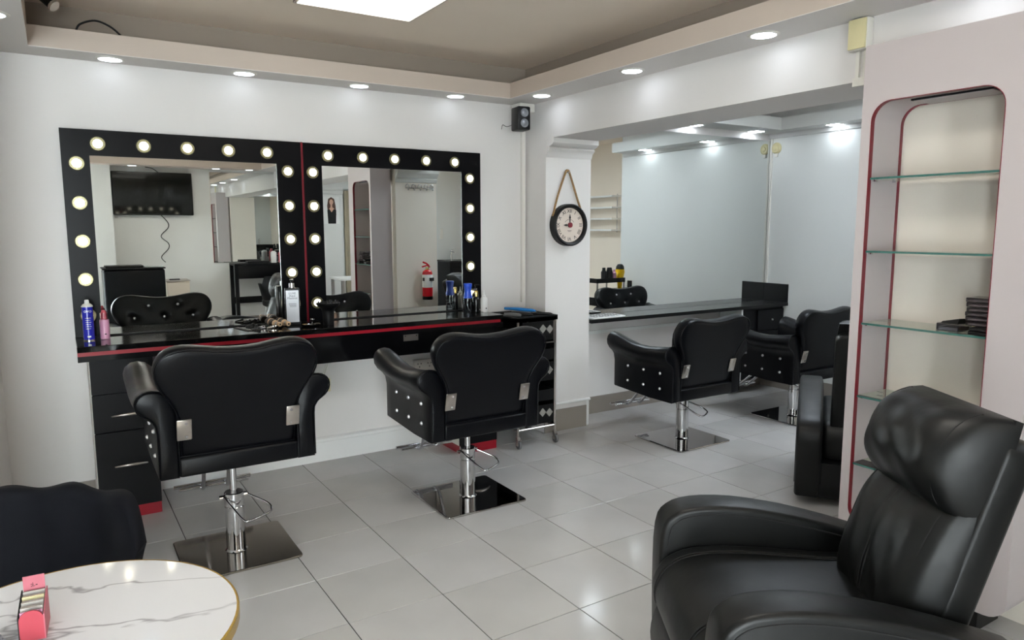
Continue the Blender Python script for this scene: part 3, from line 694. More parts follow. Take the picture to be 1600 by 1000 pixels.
sp = thing('wall_speaker', 'small black two cone speaker high in the corner', 'speaker', (2.80, 4.32, 2.17), math.radians(-8))
obj('cabinet', G().rbox(-0.048, 0.048, -0.05, 0.07, 0.0, 0.16, 0.01, 2), m_plastic_b, sp)
for z in (0.046, 0.116):
    c = obj('cone', G().lathe([(0.031, 0.0), (0.031, -0.004), (0.027, -0.004), (0.022, -0.001), (0.012, -0.006), (0.004, -0.008)], (0, -0.05, z), 24, 'y'), m_cone, sp, sharp=60)
    obj('surround', G().lathe([(0.028, 0.0), (0.03, -0.006), (0.035, -0.005), (0.036, 0.0)], (0, -0.05, z), 24, 'y'), m_seam, c, sharp=60)
obj('mount_arm', G().tube([(0.0, 0.06, 0.08), (0.01, 0.139, 0.08)], 0.008, 8), m_plastic_b, sp)
obj('speaker_wire', G().tube(smooth_path([(-0.03, 0.065, 0.05), (-0.07, 0.09, 0.035), (-0.09, 0.12, 0.05), (-0.095, 0.13, 0.02)], 5), 0.0018, 5), m_plastic_b, sp)
jb = thing('junction_box', 'white junction box in the corner with conduit running down', 'junction box', (2.87, 4.40, 2.29), 0, None, True)
obj('box', G().rbox(2.80, 2.925, 4.335, 4.46, 2.305, 2.364, 0.004, 1), m_plastic_w, jb)
obj('conduit', G().box(2.885, 2.91, 4.437, YA-0.001, 0.95, 2.306), m_plastic_w, jb)
obj('cable_stub', G().cyl(0.008, -0.03, 0.0, (2.80, 4.40, 2.335), 8, 'x'), m_plastic_w, jb)
wb = thing('wall_box', 'ivory wall box with two conduits hanging beside the display cabinet', 'wall box', (2.90, 1.87, 2.1), 0, None, True)
obj('case', G().rbox(2.885, 2.929, 1.828, 1.912, 2.232, 2.36, 0.004, 2), m_plastic_w, wb)
obj('lid', G().rbox(2.874, 2.886, 1.832, 1.908, 2.236, 2.356, 0.003, 2), m_ivory, wb)
for y in (1.85, 1.885): obj('conduit', G().box(2.915, 2.929, y-0.008, y+0.008, 2.11, 2.235), m_plastic_w, wb)
obj('conduit_end', G().box(2.91, 2.93, 1.835, 1.9, 2.09, 2.125), m_plastic_w, wb)
cc = thing('cctv_camera', 'small dark dome camera on the ceiling at the top left', 'camera', (0.07, 4.30, 2.62), 0, None, True)
obj('mount', G().cyl(0.035, 2.58, 2.62, (0.03, 4.16, 0), 20), m_plastic_w, cc)
obj('barrel', G().tube([(0.02, 4.155, 2.577), (0.062, 4.13, 2.535)], 0.024, 18), m_plastic_b, cc)
obj('bezel', G().tube([(0.058, 4.132, 2.539), (0.066, 4.127, 2.531)], 0.027, 18), m_chrome, cc)
solo('loose_cable', G().tube(smooth_path([(0.15, 4.27, 2.468), (0.17, 4.27, 2.50), (0.235, 4.27, 2.525), (0.30, 4.27, 2.505), (0.345, 4.27, 2.468)], 6), 0.005, 8), m_plastic_b, 'loop of black cable sticking up over the left bulkhead', 'cable')
def socket(x, z, w, h, lab, mat, y=YA):
    s = thing('socket', lab, 'socket', (x, y, z-h/2), 0, None, True)
    obj('plate', G().rbox(x-w/2, x+w/2, y-0.03, y, z-h/2, z+h/2, 0.004, 2), mat, s)
    n = max(1, round(w/0.06))
    for k in range(n):
        xx = x-w/2+(k+0.5)*w/n
        for d in ((-0.012, 0.01), (0.012, 0.01), (0.0, -0.012)):
            obj('hole', G().box(xx+d[0]-0.003, xx+d[0]+0.003, y-0.0312, y-0.029, z+d[1]-0.004, z+d[1]+0.004), m_seam, s)
    return s
s1 = socket(1.375, 0.50, 0.085, 0.085, 'ivory socket box below the counter beside the first chair', m_ivory)
for dx in (0.0, 0.012): obj('cord', G().tube(smooth_path([(1.36+dx, YA-0.02, 0.54), (1.38+dx, YA-0.03, 0.60), (1.40+dx, YA-0.02, 0.66), (1.395, YA-0.01, 0.74)], 5), 0.004, 6), m_plastic_w, s1)
socket(2.08, 0.562, 0.15, 0.075, 'white double socket below the counter behind the second chair', m_plastic_w)

# ================================================================== ITEMS ON THE VANITY COUNTER
zc = 0.9222
def at(t, x, y): return Matrix.Translation((x, y, zc))
t = thing('hairspray_can', 'tall blue hairspray can at the left end of the counter', 'spray can', (0.105, 4.28, zc))
obj('body', G().lathe([(0.024, 0), (0.026, 0.003), (0.026, 0.006), (0.0255, 0.172), (0.0255, 0.176)], n=28), m_blue, t)
obj('rim', G().lathe([(0.0265, 0.0), (0.0265, 0.005), (0.0255, 0.006)], n=28), m_chrome, t)
obj('shoulder', G().lathe([(0.0265, 0.175), (0.0265, 0.179), (0.020, 0.188), (0.013, 0.192)], n=28), m_plastic_w, t)
obj('nozzle', G().lathe([(0.011, 0.191), (0.010, 0.208), (0.008, 0.211)], n=16), m_white, t)
text('brand_print', 'OVO', 0.016, m_white, t, (0.0, -0.0262, 0.152), (PI/2, 0, 0))
for k in range(6): obj('print_line', G().box(-0.013, 0.010+0.003*(k % 2), -0.0262, -0.0245, 0.062+k*0.011, 0.064+k*0.011), m_silver, t)
obj('print_mark', G().box(-0.008, 0.008, -0.0262, -0.0245, 0.018, 0.026), m_white, t)
t = thing('spray_bottle', 'pink spray bottle with coral cap beside the blue can', 'spray bottle', (0.178, 4.29, zc))
obj('body', G().lathe([(0.020, 0), (0.0225, 0.003), (0.0225, 0.095), (0.021, 0.102), (0.014, 0.104)], n=24), m_pinkb, t)
obj('cap', G().lathe([(0.015, 0.103), (0.0155, 0.135), (0.013, 0.14), (0.009, 0.152)], n=20), m_coral, t)
obj('overcap', G().lathe([(0.0175, 0.104), (0.0175, 0.138), (0.0165, 0.138)], n=20), m_film, t)
obj('label_mark', G().box(-0.003, 0.006, -0.0232, -0.021, 0.025, 0.031), m_ink, t)
# comb, clips, brushes
def lay(g, x, y, rz, z=zc): return g.xf(Matrix.Translation((x, y, z)) @ Matrix.Rotation(rz, 4, 'Z'))
solo('comb', lay(G().box(-0.095, 0.095, 0.006, 0.014, 0.0, 0.004).add(*(lambda q: (q.v, q.f))((lambda q: [q.box(-0.092+k*0.0046, -0.0896+k*0.0046, -0.012, 0.006, 0.0, 0.003) for k in range(40)][-1])(G()))), 0.862, 4.26, math.radians(-78)), m_plastic_b, 'long black comb lying on the counter behind the first chair', 'comb')
for k, (x, y, r) in enumerate(((0.925, 4.36, 0.3), (0.945, 4.30, 1.1), (0.955, 4.24, 0.2), (0.985, 4.27, -0.5), (1.0, 4.34, 0.7), (1.012, 4.22, 0.1), (0.92, 4.20, -0.3))):
    g = G().tube(smooth_path([(-0.028, 0, 0.003), (0.0, 0.004, 0.010), (0.026, 0, 0.012)], 4), 0.004, 6).tube(smooth_path([(-0.028, 0, 0.003), (0.0, -0.003, 0.004), (0.03, 0, 0.004)], 4), 0.0035, 6).box(0.012, 0.022, -0.004, 0.004, 0.004, 0.018)
    solo('hair_clip', lay(g, x, y, r), m_chrome if k % 3 == 2 else m_plastic_b, ('small %s hair clip, %s in the loose pile beside the comb' % ('chrome' if k % 3 == 2 else 'black', ('rearmost', 'second from the back', 'middle one', 'crossing the middle', 'back right', 'front right', 'front left')[k])), 'hair clip', 'loose hair clips on the counter')
def round_brush(x, y, rz, lab):
    t = thing('round_brush', lab, 'hair brush', (x, y, zc), rz)
    obj('bristles', G().lathe([(0.012, 0.0), (0.021, 0.004), (0.022, 0.05), (0.022, 0.1), (0.020, 0.108), (0.012, 0.11)], (0, 0, 0.023), 18, 'y'), m_bristle, t)
    obj('barrel_band', G().lathe([(0.0225, 0.048), (0.0232, 0.054), (0.0225, 0.06)], (0, 0, 0.023), 18, 'y'), m_wood, t)
    obj('handle', G().lathe([(0.011, -0.075), (0.0135, -0.071), (0.0135, -0.052), (0.010, -0.045), (0.010, -0.02), (0.017, -0.008), (0.019, 0.0)], (0, 0, 0.023), 18, 'y'), m_wood, t)
    obj('grip_sleeve', G().lathe([(0.0107, -0.048), (0.0112, -0.03), (0.0107, -0.018)], (0, 0, 0.023), 18, 'y'), m_greycard, t)
    obj('handle_end', G().cyl(0.005, -0.0762, -0.07, (0, 0, 0.023), 12, 'y'), m_seam, t)
round_brush(1.045, 4.265, math.radians(8), 'round hair brush with beige handle, the left one of the pair')
round_brush(1.098, 4.262, math.radians(4), 'round hair brush with beige handle beside the grey lotion bottle')
t = thing('lotion_bottle', 'tall grey pump bottle with silver label between the two lit mirrors', 'bottle', (1.165, 4.318, zc), math.radians(-14))
obj('body', G().prism(rrect(-0.044, 0.044, -0.028, 0.028, 0.012), 0.0, 0.222, 'z', 0.006, 2), M('charcoal_bottle', (46,48,52), 0.2), t)
obj('label', G().box(-0.036, 0.036, -0.0292, -0.027, 0.018, 0.208), m_silver, t)
obj('collar', G().cyl(0.0165, 0.222, 0.25, n=20), m_chrome, t)
obj('pump', G().cyl(0.008, 0.25, 0.262, n=12).rbox(-0.013, 0.013, -0.022, 0.012, 0.262, 0.273, 0.004, 1), m_plastic_b, t)
text('label_print', 'LUXE\nAqua\nMaximal', 0.017, m_ink, t, (0.0, -0.0297, 0.176), (PI/2, 0, 0), spacing=0.85)
for k in range(4): obj('print_line', G().box(-0.022+0.002*k, 0.022, -0.0297, -0.029, 0.128-k*0.006, 0.130-k*0.006), m_ink, t)
t = thing('clip_dish', 'small dark dish of pins and clips by the red divider', 'dish', (1.235, 4.20, zc))
obj('dish', G().lathe([(0.040, 0), (0.052, 0.006), (0.055, 0.012), (0.053, 0.012), (0.038, 0.004), (0.01, 0.003)], n=28), m_black, t)
pn = G()
for k in range(16):
    a = random.uniform(0, 6.28); x, y = random.uniform(-0.028, 0.028), random.uniform(-0.028, 0.028)
    pn.tube([(x, y, 0.008+0.002*(k % 4)), (x+0.022*math.cos(a), y+0.022*math.sin(a), 0.011+0.002*(k % 3))], 0.0016, 5)
q = obj('pins', pn, m_chrome, t); q['kind'] = 'stuff'
obj('knob', G().cyl(0.003, 0.008, 0.038, (0.01, 0.0, 0), 8).lathe([(0.012, 0.036), (0.013, 0.040), (0.010, 0.044)], (0.01, 0, 0), 16), m_chrome, t)
obj('gold_clip', G().rbox(-0.05, -0.02, -0.012, 0.0, 0.010, 0.016, 0.002, 1), m_goldcap, t)
t = thing('dryer_diffuser', 'black hair dryer diffuser standing upright on the counter', 'diffuser', (1.345, 4.205, zc))
obj('body', G().lathe([(0.030, 0.0), (0.032, 0.004), (0.033, 0.05), (0.035, 0.08), (0.044, 0.098), (0.062, 0.112), (0.070, 0.122), (0.071, 0.132), (0.066, 0.132), (0.060, 0.124), (0.02, 0.120)], n=32), m_plastic_b, t, sharp=50)
first = None
for k in range(18):
    a = 2*PI*k/18; rr = 0.058 if k % 2 else 0.042
    if first is None: first = o = obj('prong', G().lathe([(0.0045, 0.0), (0.003, 0.022), (0.0015, 0.025)], n=8), m_plastic_b, t)
    else: o = first.copy(); COL.objects.link(o)
    o.location = (rr*math.cos(a), rr*math.sin(a), 0.12)
def blue_top(x, y, lab):
    t = thing('water_sprayer', lab, 'spray bottle', (x, y, zc))
    obj('bottle', G().lathe([(0.028, 0.0), (0.030, 0.004), (0.030, 0.10), (0.029, 0.105)], n=24), m_water, t)
    obj('water', G().lathe([(0.026, 0.004), (0.027, 0.045), (0.026, 0.046)], n=24), m_film, t)
    obj('top', G().lathe([(0.031, 0.100), (0.029, 0.115), (0.024, 0.14), (0.024, 0.16), (0.029, 0.188), (0.0295, 0.197), (0.026, 0.200)], n=24), m_bluecap, t)
    obj('dip_tube', G().tube(smooth_path([(0.0, 0, 0.1), (-0.006, 0, 0.06), (0.012, 0, 0.012)], 4), 0.002, 6), m_white, t)
blue_top(2.342, 4.285, 'clear water sprayer with blue top next to the black and gold bottle')
t = thing('serum_bottle', 'black bottle with gold cap near the right end of the counter', 'bottle', (2.394, 4.262, zc))
obj('body', G().lathe([(0.020, 0), (0.023, 0.004), (0.023, 0.085), (0.020, 0.1), (0.013, 0.108)], n=24), m_black, t)
obj('cap', G().lathe([(0.0135, 0.106), (0.0145, 0.14), (0.012, 0.15), (0.006, 0.152)], n=20), m_goldcap, t)
t = thing('pump_bottle', 'dark pump bottle standing behind the white applicator bottle', 'bottle', (2.435, 4.345, zc))
obj('body', G().lathe([(0.022, 0), (0.024, 0.004), (0.024, 0.115), (0.016, 0.13), (0.012, 0.134)], n=24), m_black, t)
obj('collar', G().cyl(0.0125, 0.134, 0.157, n=16), m_chrome, t)
obj('pump', G().cyl(0.004, 0.157, 0.178, n=10).rbox(-0.008, 0.034, -0.006, 0.006, 0.176, 0.184, 0.003, 1), m_plastic_b, t)
t = thing('applicator_bottle', 'white nozzle bottle at the right end of the counter', 'bottle', (2.446, 4.245, zc))
obj('body', G().lathe([(0.022, 0), (0.0245, 0.003), (0.0245, 0.088), (0.021, 0.1), (0.013, 0.105)], n=24), m_white, t)
obj('nozzle', G().lathe([(0.0135, 0.104), (0.0135, 0.115), (0.006, 0.122), (0.0025, 0.152)], n=16), m_white, t)
obj('label_mark', G().box(-0.001, 0.008, -0.0252, -0.023, 0.025, 0.032), m_ink, t)

# ================================================================== TROLLEY
tx0, tx1, ty0, ty1 = 2.545, 2.875, 3.975, 4.345
tr = thing('rolling_trolley', 'black rolling salon trolley with trays beside the pier', 'trolley', (2.71, 4.16, 0), 0, None, True)
obj('top_tray', G().box(tx0-0.03, tx1, ty0, ty1, 0.872, 0.896).box(tx0-0.03, tx1, ty0, ty0+0.008, 0.872, 0.905).box(tx0-0.03, tx1, ty1-0.008, ty1, 0.872, 0.905).box(tx0-0.03, tx0-0.022, ty0, ty1, 0.872, 0.905).box(tx1-0.008, tx1, ty0, ty1, 0.872, 0.905), m_plastic_b, tr)
for x in (tx0+0.012, tx1-0.012):
    for y in (ty0+0.012, ty1-0.012):
        obj('post', G().tube([(x, y, 0.08), (x, y, 0.875)], 0.008, 8), m_steel, tr)
        w = obj('caster', G().box(x-0.012, x+0.012, y-0.01, y+0.01, 0.062, 0.084).box(x-0.013, x-0.009, y-0.02, y+0.006, 0.025, 0.07).box(x+0.009, x+0.013, y-0.02, y+0.006, 0.025, 0.07), m_steel, tr)
        obj('wheel', G().lathe([(0.012, -0.009), (0.027, -0.008), (0.029, -0.004), (0.029, 0.004), (0.027, 0.008), (0.012, 0.009)], (x, y-0.01, 0.0292), 20, 'x'), m_rubber, w)
obj('lower_frame', G().tube([(tx0+0.012, ty0+0.012, 0.125), (tx1-0.012, ty0+0.012, 0.125)], 0.007, 8).tube([(tx0+0.012, ty1-0.012, 0.125), (tx1-0.012, ty1-0.012, 0.125)], 0.007, 8).tube([(tx0+0.012, ty0+0.012, 0.125), (tx0+0.012, ty1-0.012, 0.125)], 0.007, 8).tube([(tx1-0.012, ty0+0.012, 0.125), (tx1-0.012, ty1-0.012, 0.125)], 0.007, 8), m_steel, tr)
obj('back_panel', G().box(tx0+0.02, tx1-0.004, ty1-0.012, ty1-0.006, 0.13, 0.875).box(tx1-0.008, tx1-0.002, ty0+0.02, ty1-0.01, 0.13, 0.875), m_plastic_b, tr)
for (z0, open_) in ((0.735, 1), (0.595, 0), (0.45, 1), (0.31, 0), (0.15, 1)):
    d = obj('tray_drawer', G().box(tx0+0.022, tx1-0.022, ty0+0.02, ty1-0.02, z0, z0+0.006).box(tx0+0.022, tx1-0.022, ty0+0.014, ty0+0.02, z0, z0+0.075).box(tx0+0.022, tx0+0.028, ty0+0.02, ty1-0.02, z0, z0+0.075).box(tx1-0.028, tx1-0.022, ty0+0.02, ty1-0.02, z0, z0+0.075), m_plastic_b, tr)
    if open_:
        pg = G()
        for (cxp, czp) in ((tx0+0.215, z0+0.078), (tx0+0.272, z0+0.072)):
            for a in range(5):
                for b in range(5):
                    u, v_ = (a-2)*0.0085, (b-2)*0.0085
                    X, Z = cxp+(u-v_)*0.7, czp+(u+v_)*0.75
                    pg.box(X-0.0024, X+0.0024, ty0+0.0105, ty0+0.0125, Z-0.0024, Z+0.0024)
        f = obj('perforated_front', G().box(tx0+0.05, tx1-0.022, ty0+0.012, ty0+0.015, z0+0.02, z0+0.13), m_plastic_b, tr)
        q = obj('lit_perforation', pg, m_plastic_w, f); q['kind'] = 'stuff'  # white squares stand for light showing through the holes
obj('side_flap', G().box(tx1-0.03, tx1-0.012, ty0+0.004, ty0+0.010, 0.72, 0.865).box(tx1-0.12, tx1-0.012, ty0+0.004, ty0+0.010, 0.713, 0.722), m_steel, tr)
def tool(x, y, rz, L, r, mat, lab, cat, z=0.8965):
    g = G().tube([(-L/2, 0, r), (-L*0.1, 0, r*1.05), (L*0.1, 0, r), (L*0.4, 0, r*0.9), (L/2, 0, r*0.8)], [r*0.8, r, r, r*0.9, r*0.5], 12)
    solo('styling_tool', lay(g, x, y, rz, z), mat, lab, cat, sharp=60)
tool(2.645, 4.14, -1.0, 0.24, 0.0125, m_plastic_b, 'thick black styling iron lying at the front of the trolley top', 'hair tool')
tool(2.69, 4.17, -1.12, 0.25, 0.012, m_bluetool, 'bright blue styling iron lying on the black one on the trolley', 'hair tool', 0.921)
tool(2.755, 4.20, -1.15, 0.22, 0.012, m_steel, 'slim grey tool lying behind the blue iron on the trolley', 'hair tool')
tool(2.575, 4.08, -0.9, 0.12, 0.015, m_rubber, 'short dark brush lying at the left edge of the trolley top', 'hair tool')
tool(2.80, 4.06, -0.75, 0.15, 0.011, m_plastic_b, 'thin black tool lying at the right of the trolley top', 'hair tool')

# ================================================================== SECOND STATION
solo('plain_mirror', G().box(3.335, 5.628, 4.448, YA-0.001, 0.811, 2.283), m_mirror, 'large frameless mirror on the wall beyond the clock pier', 'mirror')
c = thing('wall_counter', 'narrow charcoal shelf counter under the large plain mirror', 'counter', (4.48, 4.34, 0.78), 0, None, True)
obj('top', G().box(3.335, 5.628, 4.19, YA-0.001, 0.785, 0.81), m_counter2, c)
obj('front_edge', G().box(3.335, 5.628, 4.186, 4.191, 0.783, 0.8105), m_plastic_b, c)
obj('support_panel', G().box(5.03, 5.05, 4.21, YA-0.012, 0.14, 0.785), m_wallb, c)
obj('wall_rail', G().box(3.335, 5.03, YA-0.02, YA-0.002, 0.655, 0.68), m_wallb, c)
solo('splash_panel', G().box(5.612, 5.628, 4.19, 4.447, 0.811, 0.978), m_blackm, 'black upright panel on the side wall at the end of the shelf counter', 'panel')
dcab = thing('drawer_unit', 'black drawer unit under the far end of the shelf counter', 'cabinet', (5.4, 4.33, 0.14), 0, None, True)
obj('body', G().box(5.06, 5.62, 4.235, YA-0.012, 0.14, 0.784), m_blackm, dcab)
for (z0, z1) in ((0.575, 0.76), (0.365, 0.565), (0.15, 0.355)):
    d = obj('drawer', G().rbox(5.26, 5.61, 4.217, 4.235, z0, z1, 0.002, 1), m_blackm, dcab)
    obj('knob', G().lathe([(0.006, 0), (0.006, -0.012), (0.011, -0.016), (0.008, -0.022)], (5.435, 4.217, (z0+z1)/2), 12, 'y'), m_chrome, d)
ty = thing('slotted_tray', 'white slotted plastic tray lying on the shelf counter by the pier', 'tray', (3.53, 4.30, 0.8105), 0, None, True)
obj('tray', G().prism(rrect(3.37, 3.70, 4.205, 4.39, 0.02), 0.8105, 0.822, 'z', 0.003, 2), m_white, ty)
sl = None
for a in range(5):
    for b in range(4):
        if sl is None: sl = o = obj('slot', G().rbox(-0.018, 0.018, -0.008, 0.008, 0.0, 0.0012, 0.0005, 1), m_seam, ty, local=True)
        else: o = sl.copy(); COL.objects.link(o)
        o.location = (3.42+a*0.056-3.53, 4.24+b*0.037-4.30, 0.0115)
rf = thing('round_fixture', 'small round ivory fixture in the corner above the plain mirror', 'wall fixture', (5.628, 4.385, 2.17), 0, None, True)
obj('dome', G().lathe([(0.05, 0.0), (0.05, -0.012), (0.038, -0.022), (0.034, -0.02), (0.02, -0.02), (0.016, -0.026), (0.004, -0.028)], (5.629, 4.385, 2.213), 28, 'x'), m_ivory, rf)
obj('clip', G().box(5.615, 5.628, 4.37, 4.40, 2.135, 2.165), m_plastic_w, rf)
solo('cable_duct', G().box(5.612, 5.629, 4.425, 4.446, 0.98, 2.30), m_plastic_w, 'thin white cable duct in the corner beside the plain mirror', 'cable duct')
# things reflected in the plain mirror
t = thing('corner_trolley', 'black trolley with bottles seen in the plain mirror', 'trolley', (5.15, 2.62, 0), 0)
obj('tray', G().box(-0.2, 0.2, -0.16, 0.16, 0.89, 0.90).box(-0.2, 0.2, 0.152, 0.16, 0.89, 0.94).box(-0.2, -0.192, -0.16, 0.16, 0.89, 0.94), m_plastic_b, t)
for z in (0.12, 0.38, 0.64): obj('tray', G().box(-0.2, 0.2, -0.16, 0.16, z, z+0.01).box(-0.2, 0.2, 0.152, 0.16, z, z+0.09).box(-0.2, -0.192, -0.16, 0.16, z, z+0.09), m_plastic_b, t)
for x in (-0.19, 0.19):
    for y in (-0.15, 0.15): obj('post', G().tube([(x, y, 0.0), (x, y, 0.92)], 0.01, 8), m_steel, t)
solo('dark_bottle', G().lathe([(0.03, 0), (0.032, 0.1), (0.02, 0.12), (0.018, 0.15)], (5.14, 2.66, 0.9005), 16), m_plastic_b, 'dark bottle on the mirrored trolley, the left one of two', 'bottle')
solo('dark_bottle', G().lathe([(0.035, 0), (0.036, 0.1), (0.03, 0.13), (0.025, 0.15)], (5.22, 2.66, 0.9005), 16), m_plastic_b, 'dark bottle on the mirrored trolley next to the pink one', 'bottle')
solo('pink_bottle', G().lathe([(0.025, 0), (0.026, 0.09), (0.014, 0.1), (0.012, 0.125)], (5.29, 2.66, 0.9005), 16), m_pinkb, 'pink bottle on the mirrored trolley', 'bottle')
hb = thing('dryer_holder', 'black wall shelf bracket carrying the yellow hair dryer', 'holder', (5.47, 2.55, 0.78), 0)
obj('plate', G().rbox(-0.07, 0.155, -0.06, 0.06, 0.0, 0.018, 0.004, 1), m_plastic_b, hb)
obj('bracket', G().box(0.14, 0.158, -0.03, 0.03, -0.12, 0.10), m_plastic_b, hb)
hd = thing('hair_dryer', 'yellow hair dryer with black rear cap standing on a wall bracket', 'hair dryer', (5.47, 2.55, 0.7985), 0)
obj('body', G().lathe([(0.025, 0.0), (0.03, 0.06), (0.045, 0.14), (0.055, 0.19), (0.05, 0.22)], n=20), m_yellow, hd)
obj('rear_cap', G().lathe([(0.05, 0.218), (0.045, 0.25), (0.03, 0.275), (0.01, 0.28)], n=20), m_plastic_b, hd)
obj('handle', G().tube([(-0.03, 0.0, 0.18), (-0.09, 0.03, 0.15), (-0.13, 0.05, 0.13)], [0.026, 0.02, 0.018], 12), m_yellow, hd)
sr = thing('wall_shelf_rack', 'white wavy wall shelves reflected at the left of the plain mirror', 'shelf rack', (XR, 1.16, 1.42), 0, None, True)
for z in (1.45, 1.60, 1.75, 1.90):
    P = [(XR-0.14-0.02*math.sin(k*0.8), 0.84+k*0.063) for k in range(11)]
    out = P+[(XR-0.002, 1.47), (XR-0.002, 0.84)]
    obj('shelf', G().prism(out, z, z+0.02, 'z'), m_white, sr)
obj('side_rod', G().tube([(XR-0.05, 0.87, 1.43), (XR-0.05, 0.87, 1.94)], 0.008, 8).tube([(XR-0.05, 1.45, 1.43), (XR-0.05, 1.45, 1.94)], 0.008, 8), m_steel, sr)

# ================================================================== FOREGROUND TABLE, CHAIR, CARD BOX
TZ, TR_ = 0.75, 0.3013; tcx, tcy = -0.036, 1.503
t = thing('bistro_table', 'round white marble table with gold rim in the lower left corner', 'table', (tcx, tcy, 0))
obj('top', G().lathe([(0.27, TZ-0.022), (TR_-0.004, TZ-0.02), (TR_-0.004, TZ), (0.02, TZ)], n=72), m_marble, t)
obj('rim', G().lathe([(TR_-0.004, TZ-0.024), (TR_, TZ-0.022), (TR_, TZ-0.001), (TR_-0.002, TZ+0.0006), (TR_-0.005, TZ+0.0002)], n=72, cap=False), m_gold, t)
obj('stem', G().lathe([(0.12, 0.735-0.008), (0.03, 0.72), (0.025, 0.68), (0.025, 0.06), (0.04, 0.03), (0.2, 0.014), (0.21, 0.0)], n=32), m_gold, t)
bx = thing('card_box', 'open pink card holder full of cards on the marble table', 'card box', (-0.086, 1.548, TZ+0.0008), math.radians(-4))
obj('front_panel', G().prism(rrect(-0.019, 0.019, 0.0, 0.058, 0.014, 5, (0.002, 0.002, 0.017, 0.017)), -0.043, -0.040, 'y'), m_cardred, bx)
so = [(-0.043, 0), (0.037, 0), (0.037, 0.066), (0.01, 0.062), (-0.043, 0.048)]
obj('side_panel', G().prism(so, -0.021, -0.019, 'x'), m_seam, bx)
obj('side_panel', G().prism(so, 0.019, 0.021, 'x'), m_card, bx)
obj('bottom_panel', G().box(-0.019, 0.019, -0.043, 0.037, 0, 0.002), m_card, bx)
for k in range(8):
    y = -0.036+k*0.0088; hh = 0.054+0.0012*k+(0.003 if k % 2 else 0)
    cd = obj('card', G().box(-0.0175, 0.0175, y, y+0.0035, 0.002, hh), (m_pinkb if k == 0 else m_greycard) if k != 5 else m_ivory, bx)
tc_ = obj('tall_card', G().box(-0.0175, 0.0175, 0.035, 0.0365, 0.002, 0.092), m_card, bx)
text('card_print', ':i.-', 0.012, m_seam, tc_, (0.0, 0.0345, 0.074), (PI/2, 0, 0))
solo('plastic_sleeve', lay(G().rbox(-0.045, 0.045, -0.06, 0.06, 0.0, 0.012, 0.004, 1), -0.165, 1.475, 0.25, TZ+0.0008), m_film, 'clear plastic sleeve lying on the marble table left of the card box', 'sleeve')

t = thing('shell_chair', 'dark navy velvet chair with scalloped back behind the marble table', 'chair', (-0.157, 2.18, 0), math.radians(-38))
# scalloped tub back: three channels
def shell():
    n = 48; rings = []
    lob = lambda u: 0.5-0.5*math.cos(2*PI*3*u)
    outer, inner = [], []
    g = G(); v = []; f = []
    W2, rows = 0.275, 14
    for side in (0, 1):
        for j in range(rows+1):
            tz = j/rows
            for i in range(n+1):
                u = i/n; tx = -1+2*u
                x = tx*W2*(0.90+0.10*tz)
                y = 0.24-0.16*abs(tx)**2.6*(1.0-0.45*tz) + (0.012*lob(u) if side else -0.012*lob(u)-0.04)
                edge = max(0, abs(tx)-0.72)/0.28
                top = 0.762+0.014*lob(u)-0.010*abs(tx)-0.105*edge**2.6
                z = 0.36+(top-0.36)*(1-(1-tz)**1.3)
                if j == rows: y = y*0.5+0.5*(0.24-0.16*abs(tx)**2.6*0.55-0.01); z -= 0.004
                v.append((x, y, z))
    m = n+1; b = m*(rows+1)
    for j in range(rows):
        for i in range(n):
            f.append((j*m+i, j*m+i+1, (j+1)*m+i+1, (j+1)*m+i)); f.append((b+j*m+i, b+(j+1)*m+i, b+(j+1)*m+i+1, b+j*m+i+1))
    for i in range(n):
        q = rows*m; f.append((q+i, q+i+1, b+q+i+1, b+q+i)); f.append((i, b+i, b+i+1, i+1))
    for j in range(rows):
        f.append((j*m, (j+1)*m, b+(j+1)*m, b+j*m)); f.append((j*m+n, b+j*m+n, b+(j+1)*m+n, (j+1)*m+n))
    return g.add(v, f)
obj('backrest', shell(), m_velvet, t, sharp=75)
obj('seat', G().prism(rrect(-0.22, 0.22, -0.22, 0.22, 0.12, 6), 0.36, 0.46, 'z', 0.03, 3), m_velvet, t, sharp=60)
for (x, y) in ((-0.17, -0.16), (0.17, -0.16), (-0.17, 0.17), (0.17, 0.17)):
    obj('leg', G().tube([(x, y, 0.37), (x*1.15, y*1.15, 0.0)], [0.014, 0.008], 10), m_gold, t)

# ================================================================== THINGS BEHIND THE CAMERA (seen in the mirrors)
tv = thing('television', 'flat black television on the far wall seen in the left mirror', 'television', (1.21, YD, 1.68), 0, None, True)
obj('bezel', G().rbox(0.69, 1.73, YD+0.03, YD+0.075, 1.682, 2.29, 0.006, 1), m_plastic_b, tv)
obj('screen', G().box(0.70, 1.72, YD+0.0745, YD+0.0765, 1.70, 2.282), m_screen, tv)
obj('wall_mount', G().box(1.0, 1.4, YD, YD+0.03, 1.85, 2.1), m_plastic_b, tv)
solo('television_cable', G().tube(smooth_path([(1.30, YD+0.02, 1.68), (1.38, YD+0.02, 1.58), (1.38, YD+0.02, 1.50), (1.28, YD+0.02, 1.38), (1.37, YD+0.02, 1.28), (1.37, YD+0.02, 1.20), (1.27, YD+0.02, 1.08), (1.32, YD+0.02, 1.0)], 6), 0.006, 6), m_plastic_b, 'wavy black cable hanging below the television', 'cable')
solo('television_cable', G().tube(smooth_path([(1.30, YD+0.02, 2.285), (1.22, YD+0.02, 2.345), (1.13, YD+0.02, 2.36)], 5), 0.005, 6), m_plastic_b, 'short black cable above the television', 'cable')
wm = thing('wall_mirror', 'tall mirror on the far wall reflected beside the television', 'mirror', (2.46, YD, 0.97), 0, None, True)
obj('glass', G().box(1.985, 2.96, YD+0.002, YD+0.012, 0.975, 2.325), m_mirror, wm)
